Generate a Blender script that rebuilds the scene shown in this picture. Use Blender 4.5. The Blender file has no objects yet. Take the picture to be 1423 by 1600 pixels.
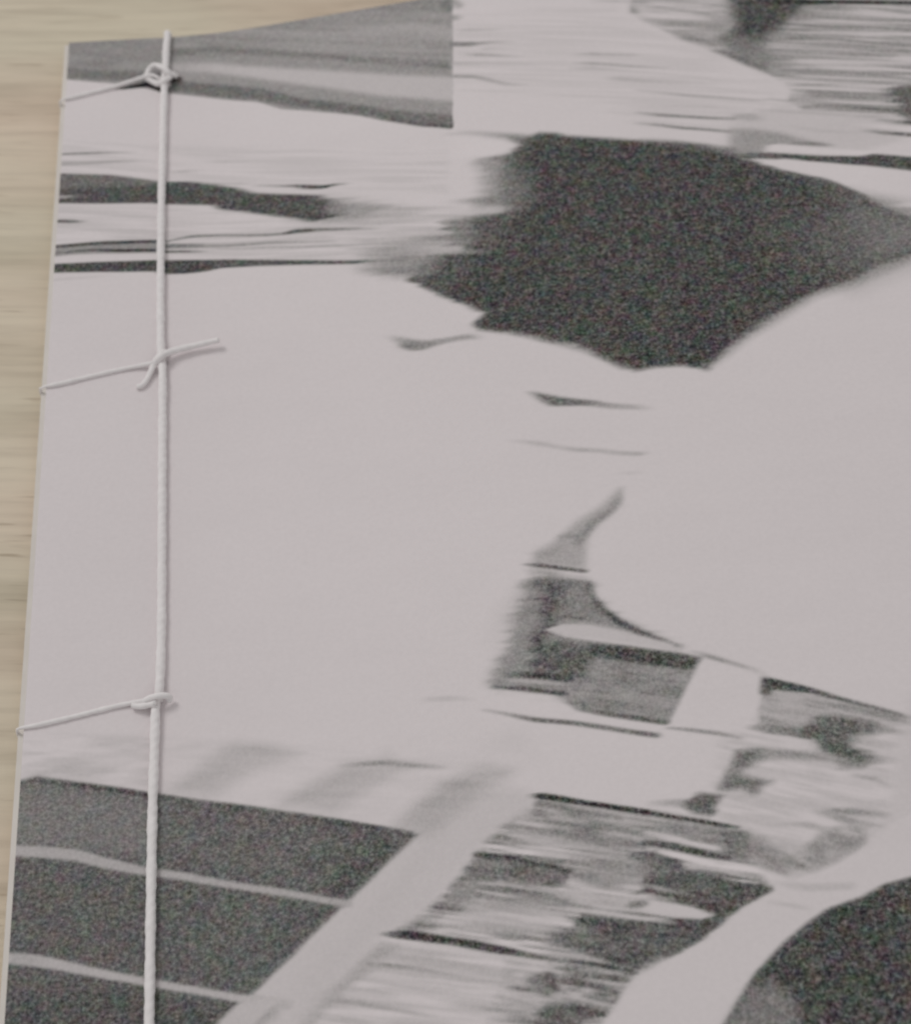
# A stab-bound booklet with a blurred black-and-white photo print on its cover,
# lying on a pale wooden table; close-up from above the tail of the book.
import bpy, math
import numpy as np
from mathutils import Vector

sc = bpy.context.scene
COL = sc.collection

# ------------------------------------------------------------------ camera
T = 0.0032                     # thickness of the book at its spine (m)
cam_d = bpy.data.cameras.new("camera")
cam = bpy.data.objects.new("camera", cam_d)
COL.objects.link(cam)
cam.location = (0.07194, -0.2424, 0.2152)
cam.rotation_euler = (math.radians(90 - 56.937), 0, 0)
cam_d.sensor_fit = 'HORIZONTAL'
cam_d.sensor_width = 36
cam_d.lens = 65.777
cam_d.clip_start = 0.005
cam_d.clip_end = 20
cam_d.dof.use_dof = True       # a soft, slightly front-focused close-up
cam_d.dof.focus_distance = 0.232
cam_d.dof.aperture_fstop = 30.0
sc.camera = cam

# ------------------------------------------------------------------ light of the room
world = bpy.data.worlds.new("World")
sc.world = world
world.use_nodes = True
bg = world.node_tree.nodes["Background"]
bg.inputs[0].default_value = (1.0, 0.985, 0.975, 1)
bg.inputs[1].default_value = 0.437
ld = bpy.data.lights.new("window_light", 'AREA')
ld.shape = 'RECTANGLE'
ld.size = 0.6
ld.size_y = 0.6
ld.energy = 7.8
ld.color = (1.0, 0.975, 0.96)
lo = bpy.data.objects.new("window_light", ld)
COL.objects.link(lo)
lo.location = (-0.80, 0.66, 1.25)
lo.rotation_euler = (Vector((0.06, -0.1, 0)) - Vector(lo.location)).to_track_quat('-Z', 'Y').to_euler()

sc.view_settings.view_transform = 'Standard'
sc.view_settings.look = 'None'
sc.view_settings.exposure = 0
sc.view_settings.gamma = 1
sc.view_settings.use_curve_mapping = False
sc.render.engine = 'CYCLES'
sc.cycles.filter_width = 2.2
sc.cycles.max_bounces = 6
sc.cycles.use_denoising = True

# ------------------------------------------------------------------ helpers
def new_mat(name):
    m = bpy.data.materials.new(name)
    m.use_nodes = True
    nt = m.node_tree
    return m, nt, nt.nodes["Principled BSDF"]

def N(nt, typ, **kw):
    n = nt.nodes.new(typ)
    for k, v in kw.items():
        setattr(n, k, v)
    return n

def math_node(nt, op, a, b=None, c=None, clamp=False):
    n = nt.nodes.new('ShaderNodeMath')
    n.operation = op
    n.use_clamp = clamp
    for i, x in enumerate((a, b, c)):
        if x is None:
            continue
        if isinstance(x, (int, float)):
            n.inputs[i].default_value = x
        else:
            nt.links.new(x, n.inputs[i])
    return n.outputs[0]

def vmath(nt, op, a, b=None, scale=None):
    n = nt.nodes.new('ShaderNodeVectorMath')
    n.operation = op
    for i, x in enumerate((a, b)):
        if x is None:
            continue
        if isinstance(x, tuple):
            n.inputs[i].default_value = x
        else:
            nt.links.new(x, n.inputs[i])
    if scale is not None:
        if isinstance(scale, (int, float)):
            n.inputs['Scale'].default_value = scale
        else:
            nt.links.new(scale, n.inputs['Scale'])
    return n.outputs[0]

def noise(nt, vec, scale, detail=2.0, rough=0.5, col=False):
    n = nt.nodes.new('ShaderNodeTexNoise')
    n.inputs['Scale'].default_value = scale
    n.inputs['Detail'].default_value = detail
    n.inputs['Roughness'].default_value = rough
    nt.links.new(vec, n.inputs['Vector'])
    return n.outputs['Color' if col else 'Fac']

def mapping(nt, vec, scale=(1, 1, 1), rot=(0, 0, 0), loc=(0, 0, 0)):
    n = nt.nodes.new('ShaderNodeMapping')
    n.inputs['Scale'].default_value = scale
    n.inputs['Rotation'].default_value = rot
    n.inputs['Location'].default_value = loc
    nt.links.new(vec, n.inputs['Vector'])
    return n.outputs[0]

def ramp(nt, fac, stops):
    n = nt.nodes.new('ShaderNodeValToRGB')
    el = n.color_ramp.elements
    while len(el) < len(stops):
        el.new(0.5)
    for e, (p, c) in zip(el, stops):
        e.position = p
        e.color = (*c, 1)
    nt.links.new(fac, n.inputs[0])
    return n.outputs[0]

def mesh_obj(name, verts, faces, mat, parent=None, smooth=True):
    me = bpy.data.meshes.new(name)
    me.from_pydata([tuple(v) for v in verts], [], faces)
    if smooth:
        me.polygons.foreach_set('use_smooth', [True] * len(me.polygons))
    me.materials.append(mat)
    o = bpy.data.objects.new(name, me)
    COL.objects.link(o)
    o.parent = parent
    return o

# ------------------------------------------------------------------ materials
# pale wood of the table: long fine grain across the picture, short dark pores
wood, nt, bs = new_mat("pale_wood")
tc = N(nt, 'ShaderNodeTexCoord').outputs['Object']
warp = noise(nt, mapping(nt, tc, (3, 9, 3)), 1.0, 3)
sep = N(nt, 'ShaderNodeSeparateXYZ'); nt.links.new(tc, sep.inputs[0])
cmb = N(nt, 'ShaderNodeCombineXYZ')
nt.links.new(sep.outputs[0], cmb.inputs[0])
nt.links.new(math_node(nt, 'MULTIPLY_ADD', warp, 0.010, sep.outputs[1]), cmb.inputs[1])
nt.links.new(sep.outputs[2], cmb.inputs[2])
tcw = cmb.outputs[0]
broad = noise(nt, mapping(nt, tcw, (9, 48, 9), loc=(.4, .55, 0)), 1.0, 4, 0.65)
fine = noise(nt, mapping(nt, tcw, (30, 520, 30)), 1.0, 4, 0.62)
pores = noise(nt, mapping(nt, tcw, (70, 900, 70), loc=(3, 1, 0)), 1.0, 2, 0.5)
hue = noise(nt, mapping(nt, tcw, (14, 34, 14), loc=(7, 2, 0)), 1.0, 2)
c1 = ramp(nt, broad, [(0.32, (0.60, 0.52, 0.41)), (0.52, (0.725, 0.64, 0.52)), (0.72, (0.765, 0.685, 0.56))])
c2 = ramp(nt, fine, [(0.30, (0.82, 0.81, 0.79)), (0.50, (0.96, 0.96, 0.95)), (0.70, (1.04, 1.04, 1.03))])
c3 = ramp(nt, pores, [(0.26, (0.74, 0.71, 0.68)), (0.36, (1, 1, 1))])
c4 = ramp(nt, hue, [(0.34, (1.03, 0.975, 0.96)), (0.62, (0.985, 1.0, 0.97))])
col = vmath(nt, 'MULTIPLY', vmath(nt, 'MULTIPLY', c1, c2), vmath(nt, 'MULTIPLY', c3, c4))
nt.links.new(col, bs.inputs['Base Color'])
bs.inputs['Roughness'].default_value = 0.55
bs.inputs['Specular IOR Level'].default_value = 0.25
bmp = N(nt, 'ShaderNodeBump'); bmp.inputs['Strength'].default_value = 0.25; bmp.inputs['Distance'].default_value = 0.0003
nt.links.new(fine, bmp.inputs['Height']); nt.links.new(bmp.outputs[0], bs.inputs['Normal'])

# plain paper of the leaves
paper, nt, bs = new_mat("cream_paper")
tc = N(nt, 'ShaderNodeTexCoord').outputs['Object']
pc = ramp(nt, noise(nt, tc, 260, 3), [(0.3, (0.76, 0.71, 0.66)), (0.7, (0.81, 0.765, 0.715))])
nt.links.new(pc, bs.inputs['Base Color'])
bs.inputs['Roughness'].default_value = 0.8
bs.inputs['Specular IOR Level'].default_value = 0.15

# printed cover paper: the tone of the print is stored per vertex ("print_tone"),
# the mottled toner grain comes from noise that only shows where there is ink
cover_m, nt, bs = new_mat("printed_cover_paper")
tc = N(nt, 'ShaderNodeTexCoord').outputs['Object']
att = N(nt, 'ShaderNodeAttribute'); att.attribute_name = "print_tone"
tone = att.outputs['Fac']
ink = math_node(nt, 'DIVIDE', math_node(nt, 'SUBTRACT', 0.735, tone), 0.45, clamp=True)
ink_amt = math_node(nt, 'POWER', ink, 1.3)
g1 = math_node(nt, 'SUBTRACT', noise(nt, tc, 1900, 2, 0.65), 0.5)
g2 = math_node(nt, 'SUBTRACT', noise(nt, mapping(nt, tc, (1, 1, 1), loc=(.3, .1, 0)), 900, 2, 0.5), 0.5)
gr = math_node(nt, 'ADD', math_node(nt, 'MULTIPLY', g1, 0.66), math_node(nt, 'MULTIPLY', g2, 0.17))
tone2 = math_node(nt, 'ADD', tone, math_node(nt, 'MULTIPLY', gr, ink_amt))
fib = math_node(nt, 'SUBTRACT', noise(nt, mapping(nt, tc, (60, 220, 60)), 1.0, 3), 0.5)
tone2 = math_node(nt, 'MULTIPLY_ADD', fib, 0.014, tone2)
cloud = math_node(nt, 'SUBTRACT', noise(nt, tc, 22, 3, 0.6), 0.5)
tone2 = math_node(nt, 'MULTIPLY_ADD', cloud, 0.016, tone2)
speck = math_node(nt, 'SUBTRACT', noise(nt, tc, 1500, 2, 0.6), 0.5)
tone2 = math_node(nt, 'MULTIPLY_ADD', speck, 0.03, tone2)
cn = vmath(nt, 'SUBTRACT', noise(nt, tc, 820, 2, 0.6, col=True), (0.5, 0.5, 0.5))
cn2 = vmath(nt, 'SUBTRACT', noise(nt, mapping(nt, tc, loc=(.7, .2, 0)), 380, 1, 0.5, col=True), (0.5, 0.5, 0.5))
cn = vmath(nt, 'ADD', vmath(nt, 'MULTIPLY', cn, (0.14, 0.13, 0.07)), vmath(nt, 'MULTIPLY', cn2, (0.10, 0.09, 0.05)))
cn = vmath(nt, 'SCALE', cn, scale=math_node(nt, 'POWER', ink, 2.2))
cc = N(nt, 'ShaderNodeCombineXYZ')
for i in range(3):
    nt.links.new(tone2, cc.inputs[i])
rgb = vmath(nt, 'MAXIMUM', vmath(nt, 'ADD', cc.outputs[0], cn), (0.06, 0.06, 0.06))
sp = N(nt, 'ShaderNodeSeparateXYZ'); nt.links.new(rgb, sp.inputs[0])
# print tone -> reflectance; bare paper is faintly warm-pink white
tint = N(nt, 'ShaderNodeMix'); tint.data_type = 'RGBA'
nt.links.new(ink, tint.inputs[0])
tint.inputs[6].default_value = (1.575, 1.465, 1.485, 1)
tint.inputs[7].default_value = (1.50, 1.49, 1.43, 1)
pw = N(nt, 'ShaderNodeCombineXYZ')
for i in range(3):
    nt.links.new(math_node(nt, 'POWER', sp.outputs[i], 2.25), pw.inputs[i])
nt.links.new(vmath(nt, 'MULTIPLY', pw.outputs[0], tint.outputs[2]), bs.inputs['Base Color'])
bs.inputs['Roughness'].default_value = 0.72
bs.inputs['Specular IOR Level'].default_value = 0.2
bmp = N(nt, 'ShaderNodeBump'); bmp.inputs['Strength'].default_value = 0.10; bmp.inputs['Distance'].default_value = 0.0002
nt.links.new(noise(nt, tc, 700, 3), bmp.inputs['Height']); nt.links.new(bmp.outputs[0], bs.inputs['Normal'])

# off-white waxed thread
thread_m, nt, bs = new_mat("off_white_thread")
tc = N(nt, 'ShaderNodeTexCoord').outputs['Object']
nt.links.new(ramp(nt, noise(nt, tc, 900, 2), [(0.3, (0.84, 0.81, 0.81)), (0.7, (0.91, 0.88, 0.88))]), bs.inputs['Base Color'])
bs.inputs['Roughness'].default_value = 0.75
bs.inputs['Specular IOR Level'].default_value = 0.2

# ------------------------------------------------------------------ table top
tx0, tx1, ty0, ty1, th = -0.45, 0.55, -0.55, 0.30, 0.022
b = 0.002
def ring(i, z):
    return [(tx0 + i, ty0 + i, z), (tx1 - i, ty0 + i, z), (tx1 - i, ty1 - i, z), (tx0 + i, ty1 - i, z)]
tv = ring(b, -th) + ring(0, -th + b) + ring(0, -b) + ring(b, 0)
tf = [(3, 2, 1, 0), (12, 13, 14, 15)]
for k in range(3):
    for j in range(4):
        a0, a1 = k * 4 + j, k * 4 + (j + 1) % 4
        tf.append((a0, a1, a1 + 4, a0 + 4))
table = mesh_obj("table_top", tv, tf, wood, smooth=False)
table["kind"] = "structure"
table["label"] = "pale wooden table top with fine horizontal grain"

# ------------------------------------------------------------------ the book
STEP = 0.00022
W, LEN = 0.190, 0.2135          # cover width (from the spine) and height
book = bpy.data.objects.new("stitched_booklet", None)
COL.objects.link(book)
book.location = (0, 0, 0)       # head-spine corner of the cover; +x across, -y down the spine
book.rotation_euler = (0, 0, math.radians(4.666))
book["label"] = "stab-bound paper booklet with white thread and blurred black-and-white photo cover"
book["category"] = "booklet"

# the cover rises from the stitching line towards its free edge
_u = np.linspace(-0.01, 0.25, 2601)
_sl = np.interp(_u * 1000, [-10, 18, 36, 72, 110, 200], [0, 0, .145, .14, .07, .04])
_z = np.concatenate([[0], np.cumsum((_sl[1:] + _sl[:-1]) / 2 * np.diff(_u))])
_z -= np.interp(0, _u, _z)
_s = np.concatenate([[0], np.cumsum(np.hypot(np.diff(_u), np.diff(_z)))])
_s -= np.interp(0, _u, _s)
def u_of(s): return np.interp(s, _s, _u)
def z_of(u): return np.interp(u, _u, _z)

# ---- the cover print, in millimetres on the cover (x from the spine, y down from the head)
# P: soft-edged patch, L: tapering streak (x, y, width, strength), X: streaky texture patch;
# numbers after the points are the printed grey (0-255), edge softness in mm, strength ...
PRINT = [
 ('P',[(-3.56,4.87),(22.79,6.19),(72.5,5.3),(69.25,-34.52),(63.29,-32.54),(57.09,-29.71),(52.97,-27.48),(49.11,-25.95),(39.45,-22.74),(34.58,-19.81),(26.63,-17.31),(18.7,-15.01),(12.98,-12.87),(7.59,-11.43),(0.33,-9.99),(-2.83,-9.56)],138,0.2,1.0,0.0,0.0),
 ('X',[(-3.56,4.87),(22.79,6.19),(72.5,5.3),(70.56,-18.52),(34.79,-6.56),(18.59,-6.54),(0.15,-5.89)],116,156,0.95,0.45,-0.286,31.0,1.91,3),
 ('L',[(-3.27,-0.78,2.52,0.7),(10.93,-0.89,1.01,0.6),(26.42,-1.08,0.89,0.3)],126,0.79,1.0,0.0),
 ('L',[(18.57,-4.3,2.01,0.8),(26.41,-4.22,1.76,0.9),(34.79,-6.56,1.51,0.9),(49.03,-11.37,1.38,0.8),(60.6,-15.83,1.25,0.7),(69.72,-18.82,1.25,0.8)],112,0.78,1.0,0.0),
 ('L',[(63.27,-11.06,1.26,0.3),(68.98,-13.45,1.77,0.6),(70.89,-14.41,1.76,0.7)],132,0.65,1.0,0.0),
 ('L',[(54.03,-6.41,2.03,0.3),(63.56,-6.66,2.04,0.6),(71.0,-10.19,2.79,0.6)],158,1.05,1.0,0.0),
 ('L',[(69.82,-2.61,2.83,0.0),(70.99,-2.89,3.34,0.8),(72.07,-2.81,3.09,0.9)],112,0.67,1.0,0.0),
 ('L',[(19.09,-8.3,2.25,0.5),(26.4,-9.21,2.5,0.9),(34.7,-12.0,2.99,1),(46.46,-16.48,4.22,1),(57.96,-20.85,5.45,1),(69.72,-24.57,5.93,1)],171,0.9,1.0,0.0),
 ('L',[(-1.75,-7.79,2.74,0.8),(5.3,-9.04,2.49,0.9),(11.16,-9.86,2.74,0.9),(17.72,-11.41,2.73,0.9)],106,0.77,1.0,0.0),
 ('L',[(1.66,-5.68,1.0,0.3),(6.38,-6.4,1.75,0.6),(9.31,-6.3,1.5,0.2)],108,0.78,1.0,0.0),
 ('L',[(19.14,-13.05,2.72,1),(26.4,-15.11,2.97,1),(34.61,-17.67,2.96,1),(42.75,-21.88,2.21,1),(49.18,-24.35,2.21,1),(57.53,-28.21,2.44,1),(64.22,-30.7,2.93,0.8),(69.08,-32.44,2.92,0.9)],104,0.64,1.0,0.0),
 ('L',[(57.47,-29.16,0.85,0.6),(64.11,-32.26,0.73,0.9),(69.08,-33.85,0.73,1)],86,0.25,1.0,0.0),
 ('P',[(-2.82,-9.73),(0.33,-10.07),(7.6,-11.51),(12.98,-13.04),(18.7,-15.18),(26.63,-17.48),(34.57,-19.97),(39.44,-22.9),(49.11,-26.11),(52.96,-27.64),(57.09,-29.86),(63.28,-32.7),(69.25,-34.52),(68.52,-43.44),(-1.71,-31.87)],187,0.16,1.0,0.0,0.0),
 ('P',[(72.91,8.84),(118.63,-0.49),(112.01,-41.01),(69.34,-34.85)],187,0.11,1.0,0.0,0.0),
 ('L',[(8.69,-13.19,0.37,0.0),(10.66,-13.02,0.62,0.8),(12.97,-12.7,0.87,1),(14.94,-12.36,1.24,1),(17.29,-13.73,0.99,1)],33,0.26,1.0,0.0),  # dark band edge deepened by the top wrap's shade, painted into the tone
 ('L',[(18.43,-12.48,1.12,1),(19.36,-11.55,1.61,1),(20.41,-11.49,1.24,0.9),(21.0,-11.72,0.62,0.0)],48,0.32,1.0,0.0),  # dark stroke beside the top knot: its shade painted onto the band
 ('L',[(72.13,-2.12,1.55,0.7),(72.98,-3.38,1.54,0.8),(74.0,-3.99,0.64,0)],138,0.4,1.0,0.97),
 ('L',[(71.66,-6.38,1.53,0.8),(72.59,-6.61,1.15,0.7),(73.77,-6.72,0.51,0)],132,0.4,1.0,0.97),
 ('L',[(71.4,-9.6,0.38,0.4),(73.94,-10.21,0.64,1),(78.31,-11.24,0.51,0.7),(81.05,-11.86,0.38,0)],154,0.21,1.0,0.96),
 ('L',[(71.1,-13.28,1.14,1),(74.2,-14.02,1.14,1),(75.7,-14.2,0.76,0.7),(78.8,-14.58,0.63,0.4),(83.01,-15.52,0.51,0)],108,0.29,1.0,0.95),
 ('L',[(75.22,-15.61,0.5,0),(76.93,-16.0,0.63,0.7),(82.82,-17.32,0.38,0.1)],158,0.2,1.0,0.95),
 ('L',[(72.83,-16.39,0.38,0.2),(75.09,-17.09,0.63,1),(79.02,-18.32,0.5,0.8),(82.95,-19.35,0.38,0.1)],143,0.21,1.0,0.95),
 ('L',[(70.7,-18.22,1.0,0.7),(76.61,-19.44,0.75,0.5),(87.8,-22.19,1.0,0.4),(95.5,-24.37,0.87,0.3)],161,0.32,1.0,0.94),
 ('L',[(70.43,-21.47,0.75,1),(74.03,-22.47,0.75,1),(76.43,-23.84,0.74,0.9),(79.47,-25.49,0.74,0.6),(83.33,-26.65,0.62,0.1)],136,0.26,1.0,0.94),
 ('L',[(91.43,-20.45,0.38,0),(95.35,-21.06,0.63,0.9),(101.97,-22.61,0.5,0.6),(104.16,-23.16,0.25,0)],149,0.2,1.0,0.95),
 ('L',[(91.16,-22.71,0.5,0),(94.71,-23.41,0.75,1),(101.04,-25.23,0.62,0.8),(107.57,-26.85,0.5,0.2)],149,0.21,1.0,0.94),
 ('L',[(91.01,-23.99,0.62,0.2),(94.33,-24.64,0.75,0.7),(97.6,-25.59,0.62,0.6),(105.19,-27.74,0.5,0.4),(114.86,-30.43,0.5,0.1)],156,0.22,1.0,0.94),
 ('L',[(96.23,-27.44,0.62,0),(98.96,-28.1,0.99,0.8),(102.73,-29.26,0.87,0.7),(109.21,-30.82,0.62,0.4),(115.66,-32.32,0.5,0.1)],161,0.26,1.0,0.94),
 ('L',[(101.85,-31.51,0.62,0.3),(108.78,-33.62,0.74,0.7),(113.01,-34.92,0.74,0.8),(121.49,-37.02,0.49,0.8),(123.61,-37.5,0.25,0.1)],145,0.26,1.0,0.93),
 ('L',[(100.79,-36.69,0.37,0.2),(104.79,-38.0,0.73,0.9),(109.02,-39.15,0.61,1),(113.26,-40.12,0.61,0.9),(117.5,-40.92,0.61,0.5)],108,0.2,1.0,0.92),
 ('L',[(100.42,-39.27,0.37,0.2),(104.43,-40.42,0.61,0.8),(108.59,-41.86,0.61,1),(112.81,-42.82,0.61,0.9),(116.45,-43.84,0.85,0.5)],115,0.2,1.0,0.92),
 ('L',[(101.89,-35.16,0.37,0.1),(112.61,-37.37,0.49,0.5),(118.94,-38.97,0.37,0.2)],162,0.25,1.0,0.93),
 ('L',[(101.97,-26.7,0.37,0),(115.84,-31.23,0.37,0.4),(124.4,-33.19,0.37,0.1)],163,0.19,1.0,0.94),
 ('L',[(72.65,-11.61,0.38,0.2),(81.78,-13.89,0.38,0.3),(88.57,-15.35,0.25,0)],168,0.26,1.0,0.96),
 ('L',[(71.49,-25.31,0.37,0.2),(80.39,-27.63,0.37,0.3),(87.01,-29.18,0.25,0)],170,0.26,1.0,0.93),
 ('L',[(97.07,-7.47,0.77,0.2),(101.06,-8.23,0.77,0.6),(106.12,-9.49,0.64,0.2)],156,0.4,1.0,0.97),
 ('P',[(104.88,-1.72),(103.5,-11.61),(105.99,-14.44),(107.99,-16.48),(111.47,-19.91),(115.68,-23.4),(120.79,-27.16),(124.54,-30.65),(127.43,-33.65),(127.93,-35.63),(127.04,-38.02),(129.68,-41.37),(136.67,-43.48),(146.13,-46.37),(160.14,-49.54),(169.92,-11.96)],166,0.41,1,0.0,1.65),
 ('X',[(104.88,-1.72),(103.5,-11.61),(105.99,-14.44),(107.99,-16.48),(111.47,-19.91),(115.68,-23.4),(120.79,-27.16),(124.54,-30.65),(127.43,-33.65),(127.93,-35.63),(127.04,-38.02),(129.68,-41.37),(136.67,-43.48),(146.13,-46.37),(160.14,-49.54),(169.92,-11.96)],128,184,0.47,0.85,-0.22,13.0,0.71,11),
 ('X',[(72.02,-3.5),(100.85,-9.75),(104.68,-15.57),(124.69,-31.64),(127.0,-37.07),(121.33,-43.96),(101.18,-40.17),(89.08,-30.72),(70.26,-25.02)],162,190,1.18,0.28,-0.246,15.3,0.71,13),
 ('X',[(104.64,-3.45),(120.62,-6.14),(121.72,-16.68),(118.38,-22.84),(111.47,-19.91),(104.96,-13.58)],145,188,0.96,0.8,-0.255,7.2,1.08,5),
 ('L',[(105.5,-13.85,0.64,0.3),(109.26,-15.68,1.02,0.7),(114.24,-16.83,1.53,0.8),(118.59,-18.2,2.04,0.9)],134,0.53,1.0,1.68),
 ('L',[(110.87,-18.64,1.02,0.4),(113.11,-20.34,1.52,0.9),(115.22,-21.34,1.26,0.8),(117.28,-22.66,1.14,0.8)],122,0.53,1.0,1.67),
 ('P',[(122.4,-4.67),(121.39,-13.22),(121.43,-18.32),(118.38,-21.51),(120.86,-24.88),(123.71,-24.67),(127.23,-20.91),(129.81,-19.3),(133.31,-15.95),(136.24,-6.89)],76,1.8,1.0,0.0,1.68),
 ('P',[(118.15,-20.81),(121.09,-20.28),(125.28,-22.27),(126.44,-28.2),(124.43,-29.99),(120.85,-26.84)],120,1.37,0.8,0.0,1.66),
 ('L',[(117.06,-23.95,0.63,0.7),(120.85,-26.84,0.88,1),(123.49,-29.04,0.62,0.9),(125.4,-30.79,0.37,0.3)],94,0.39,1.0,1.65),
 ('L',[(128.11,-13.08,1.03,0.8),(133.48,-13.93,1.29,1),(140.43,-14.83,0.9,1),(152.9,-17.06,0.77,1),(167.85,-19.91,0.77,1)],49,0.33,1.0,1.7),
 ('L',[(132.96,-17.77,2.56,0.7),(137.46,-18.12,2.05,0.1)],120,0.8,1.0,1.69),
 ('L',[(143.52,-16.5,0.64,0.2),(147.77,-17.99,0.51,0.7),(152.29,-19.68,0.51,0.9)],116,0.27,1.0,1.7),
 ('L',[(130.85,-22.8,0.63,0.9),(137.37,-24.13,0.51,0.8),(144.81,-26.24,0.51,0.9),(150.51,-27.41,0.76,0.4)],115,0.26,1.0,1.67),
 ('L',[(127.66,-21.64,1.27,0.6),(131.88,-23.29,1.27,0.2)],111,0.53,1.0,1.67),
 ('L',[(132.51,-20.06,0.51,0.6),(137.97,-21.23,0.51,0.8),(143.4,-22.38,0.51,0.3)],120,0.26,1.0,1.68),
 ('L',[(132.35,-26.66,0.63,0.6),(140.93,-28.61,1.01,0.9),(146.82,-29.8,0.88,0.7)],131,0.39,1.0,1.66),
 ('L',[(144.95,-25.6,2.28,0.2),(148.15,-26.4,2.78,0.5),(150.44,-27.72,2.78,0.3)],140,0.79,1.0,1.67),
 ('L',[(130.83,-28.71,1.25,0.6),(139.45,-30.33,1.5,0.8),(149.42,-32.12,1.25,0.7)],180,0.52,1.0,1.65),
 ('L',[(131.01,-30.67,0.62,0.7),(138.92,-32.83,0.62,0.8),(146.34,-34.4,0.5,0.5)],133,0.32,1.0,1.65),
 ('L',[(129.17,-34.4,0.62,0.5),(134.01,-35.12,0.5,0.7),(137.16,-35.91,0.37,0.1)],131,0.26,1.0,1.64),
 ('L',[(129.2,-37.09,0.49,0.4),(137.62,-38.97,0.62,0.7),(141.31,-39.66,0.49,0.3)],133,0.32,1.0,1.63),
 ('L',[(131.42,-39.77,0.49,0.4),(138.17,-41.54,0.49,0.8),(143.4,-42.61,0.61,0.9),(146.81,-43.4,0.49,1),(160.98,-46.32,0.49,1)],99,0.25,1.0,1.62),
 ('P',[(144.73,-38.12),(147.03,-37.2),(150.16,-37.02),(162.93,-38.82),(160.37,-48.67),(147.84,-46.92),(144.2,-45.79),(144.62,-42.01)],92,1.07,0.95,1.62,1.62),
 ('L',[(140.76,-44.69,0.49,0.2),(143.81,-45.58,0.73,0.9),(146.16,-46.22,0.73,1),(160.3,-48.96,0.73,1)],63,0.32,1.0,1.61),
 ('P',[(126.79,-38.14),(129.89,-40.31),(136.86,-42.58),(145.96,-47.11),(145.38,-49.6),(136.95,-52.28),(127.81,-49.76),(122.24,-47.89),(116.96,-44.07),(117.45,-41.23),(122.63,-39.84)],176,1.19,0.85,2.98,1.6),
 ('L',[(118.99,-32.36,1.74,0.2),(124.17,-34.43,2.47,0.8),(128.25,-36.31,2.47,0.6),(131.88,-37.49,1.73,0.0)],185,0.9,1.0,1.63),
 ('L',[(123.16,-36.96,0.37,0.6),(128.9,-38.61,0.49,0.7),(134.11,-40.01,0.49,0.5)],140,0.32,1.0,1.62),
 ('L',[(121.08,-39.3,0.37,0.3),(127.37,-40.87,0.49,0.6),(135.74,-42.73,0.49,0.2)],152,0.32,1.0,1.62),
 ('L',[(136.85,-45.19,0.61,0.2),(141.48,-46.32,0.85,0.9),(145.85,-47.55,0.85,1),(159.92,-50.42,0.85,1)],192,0.25,1.0,1.6),
 ('L',[(138.14,-46.75,0.49,0.2),(141.68,-47.86,0.61,0.8),(145.55,-48.87,0.73,1),(159.54,-51.87,0.72,1)],86,0.25,1.0,1.6),
 ('L',[(125.7,-43.85,0.49,0.2),(131.77,-46.12,0.61,0.4),(138.01,-47.34,0.48,0.1)],154,0.31,1.0,1.6),
 ('P',[(116.29,-42.89),(119.74,-43.72),(124.34,-45.33),(128.42,-47.75),(131.64,-49.43),(128.1,-49.36),(122.21,-48.04),(119.74,-49.77),(115.01,-49.06)],142,0.79,0.95,0.0,1.59),
 ('L',[(117.4,-40.29,0.98,0.7),(120.22,-41.03,1.71,0.7),(122.27,-41.8,0.73,0.1)],148,0.51,1.0,1.61),
 ('L',[(126.0,-48.0,0.6,0.6),(129.11,-48.61,0.6,0.9),(131.96,-49.47,0.36,0.3)],108,0.25,1.0,1.59),
 ('P',[(121.47,-47.93),(123.34,-47.75),(132.02,-50.23),(144.55,-53.21),(158.27,-56.73),(158.05,-57.58),(144.35,-54.07),(134.87,-51.98),(127.66,-50.49),(121.5,-48.98)],190,0.26,1.0,0.0,1.59),
 ('P',[(116.11,-48.93),(121.39,-49.56),(126.54,-50.77),(130.65,-51.67),(136.85,-52.71),(138.02,-52.29),(144.38,-53.93),(158.05,-57.58),(157.18,-60.95),(143.69,-56.92),(137.42,-55.01),(131.36,-53.4),(125.27,-51.78),(121.15,-50.87),(115.91,-50.09)],78,0.29,1.0,0.0,1.58),
 ('L',[(114.01,-48.61,1.2,0.6),(121.28,-50.15,1.2,0.4),(125.41,-51.05,0.96,0.0)],122,0.5,1.0,1.58),
 ('P',[(79.29,-38.6),(81.66,-39.25),(84.29,-38.55),(86.98,-39.24),(88.2,-40.1),(92.23,-41.33),(100.69,-43.62),(107.0,-45.12),(111.14,-46.37),(115.17,-48.78),(120.05,-52.19),(124.74,-54.5),(129.57,-56.96),(133.31,-59.38),(136.82,-62.6),(141.54,-66.23),(154.34,-71.86),(154.87,-69.85),(139.5,-75.07),(134.14,-76.63),(129.38,-78.93),(122.74,-80.67),(117.07,-83.94),(111.37,-87.16),(107.46,-90.17),(103.86,-93.42),(100.43,-92.04),(96.33,-91.66),(93.51,-91.96),(91.38,-90.86),(88.84,-89.06),(86.61,-86.9),(84.5,-85.25),(80.99,-84.11),(77.73,-82.35),(75.0,-81.18),(73.1,-80.69),(69.71,-79.5),(69.3,-78.37),(70.22,-77.36),(71.14,-76.35),(67.9,-74.1),(64.58,-71.28),(62.11,-69.01),(59.52,-66.7),(61.8,-64.53),(62.81,-62.36),(68.37,-62.38),(71.02,-56.53),(76.08,-55.43),(77.22,-43.82),(79.74,-40.69)],72,0.75,1,0.43,0.87),
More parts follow.
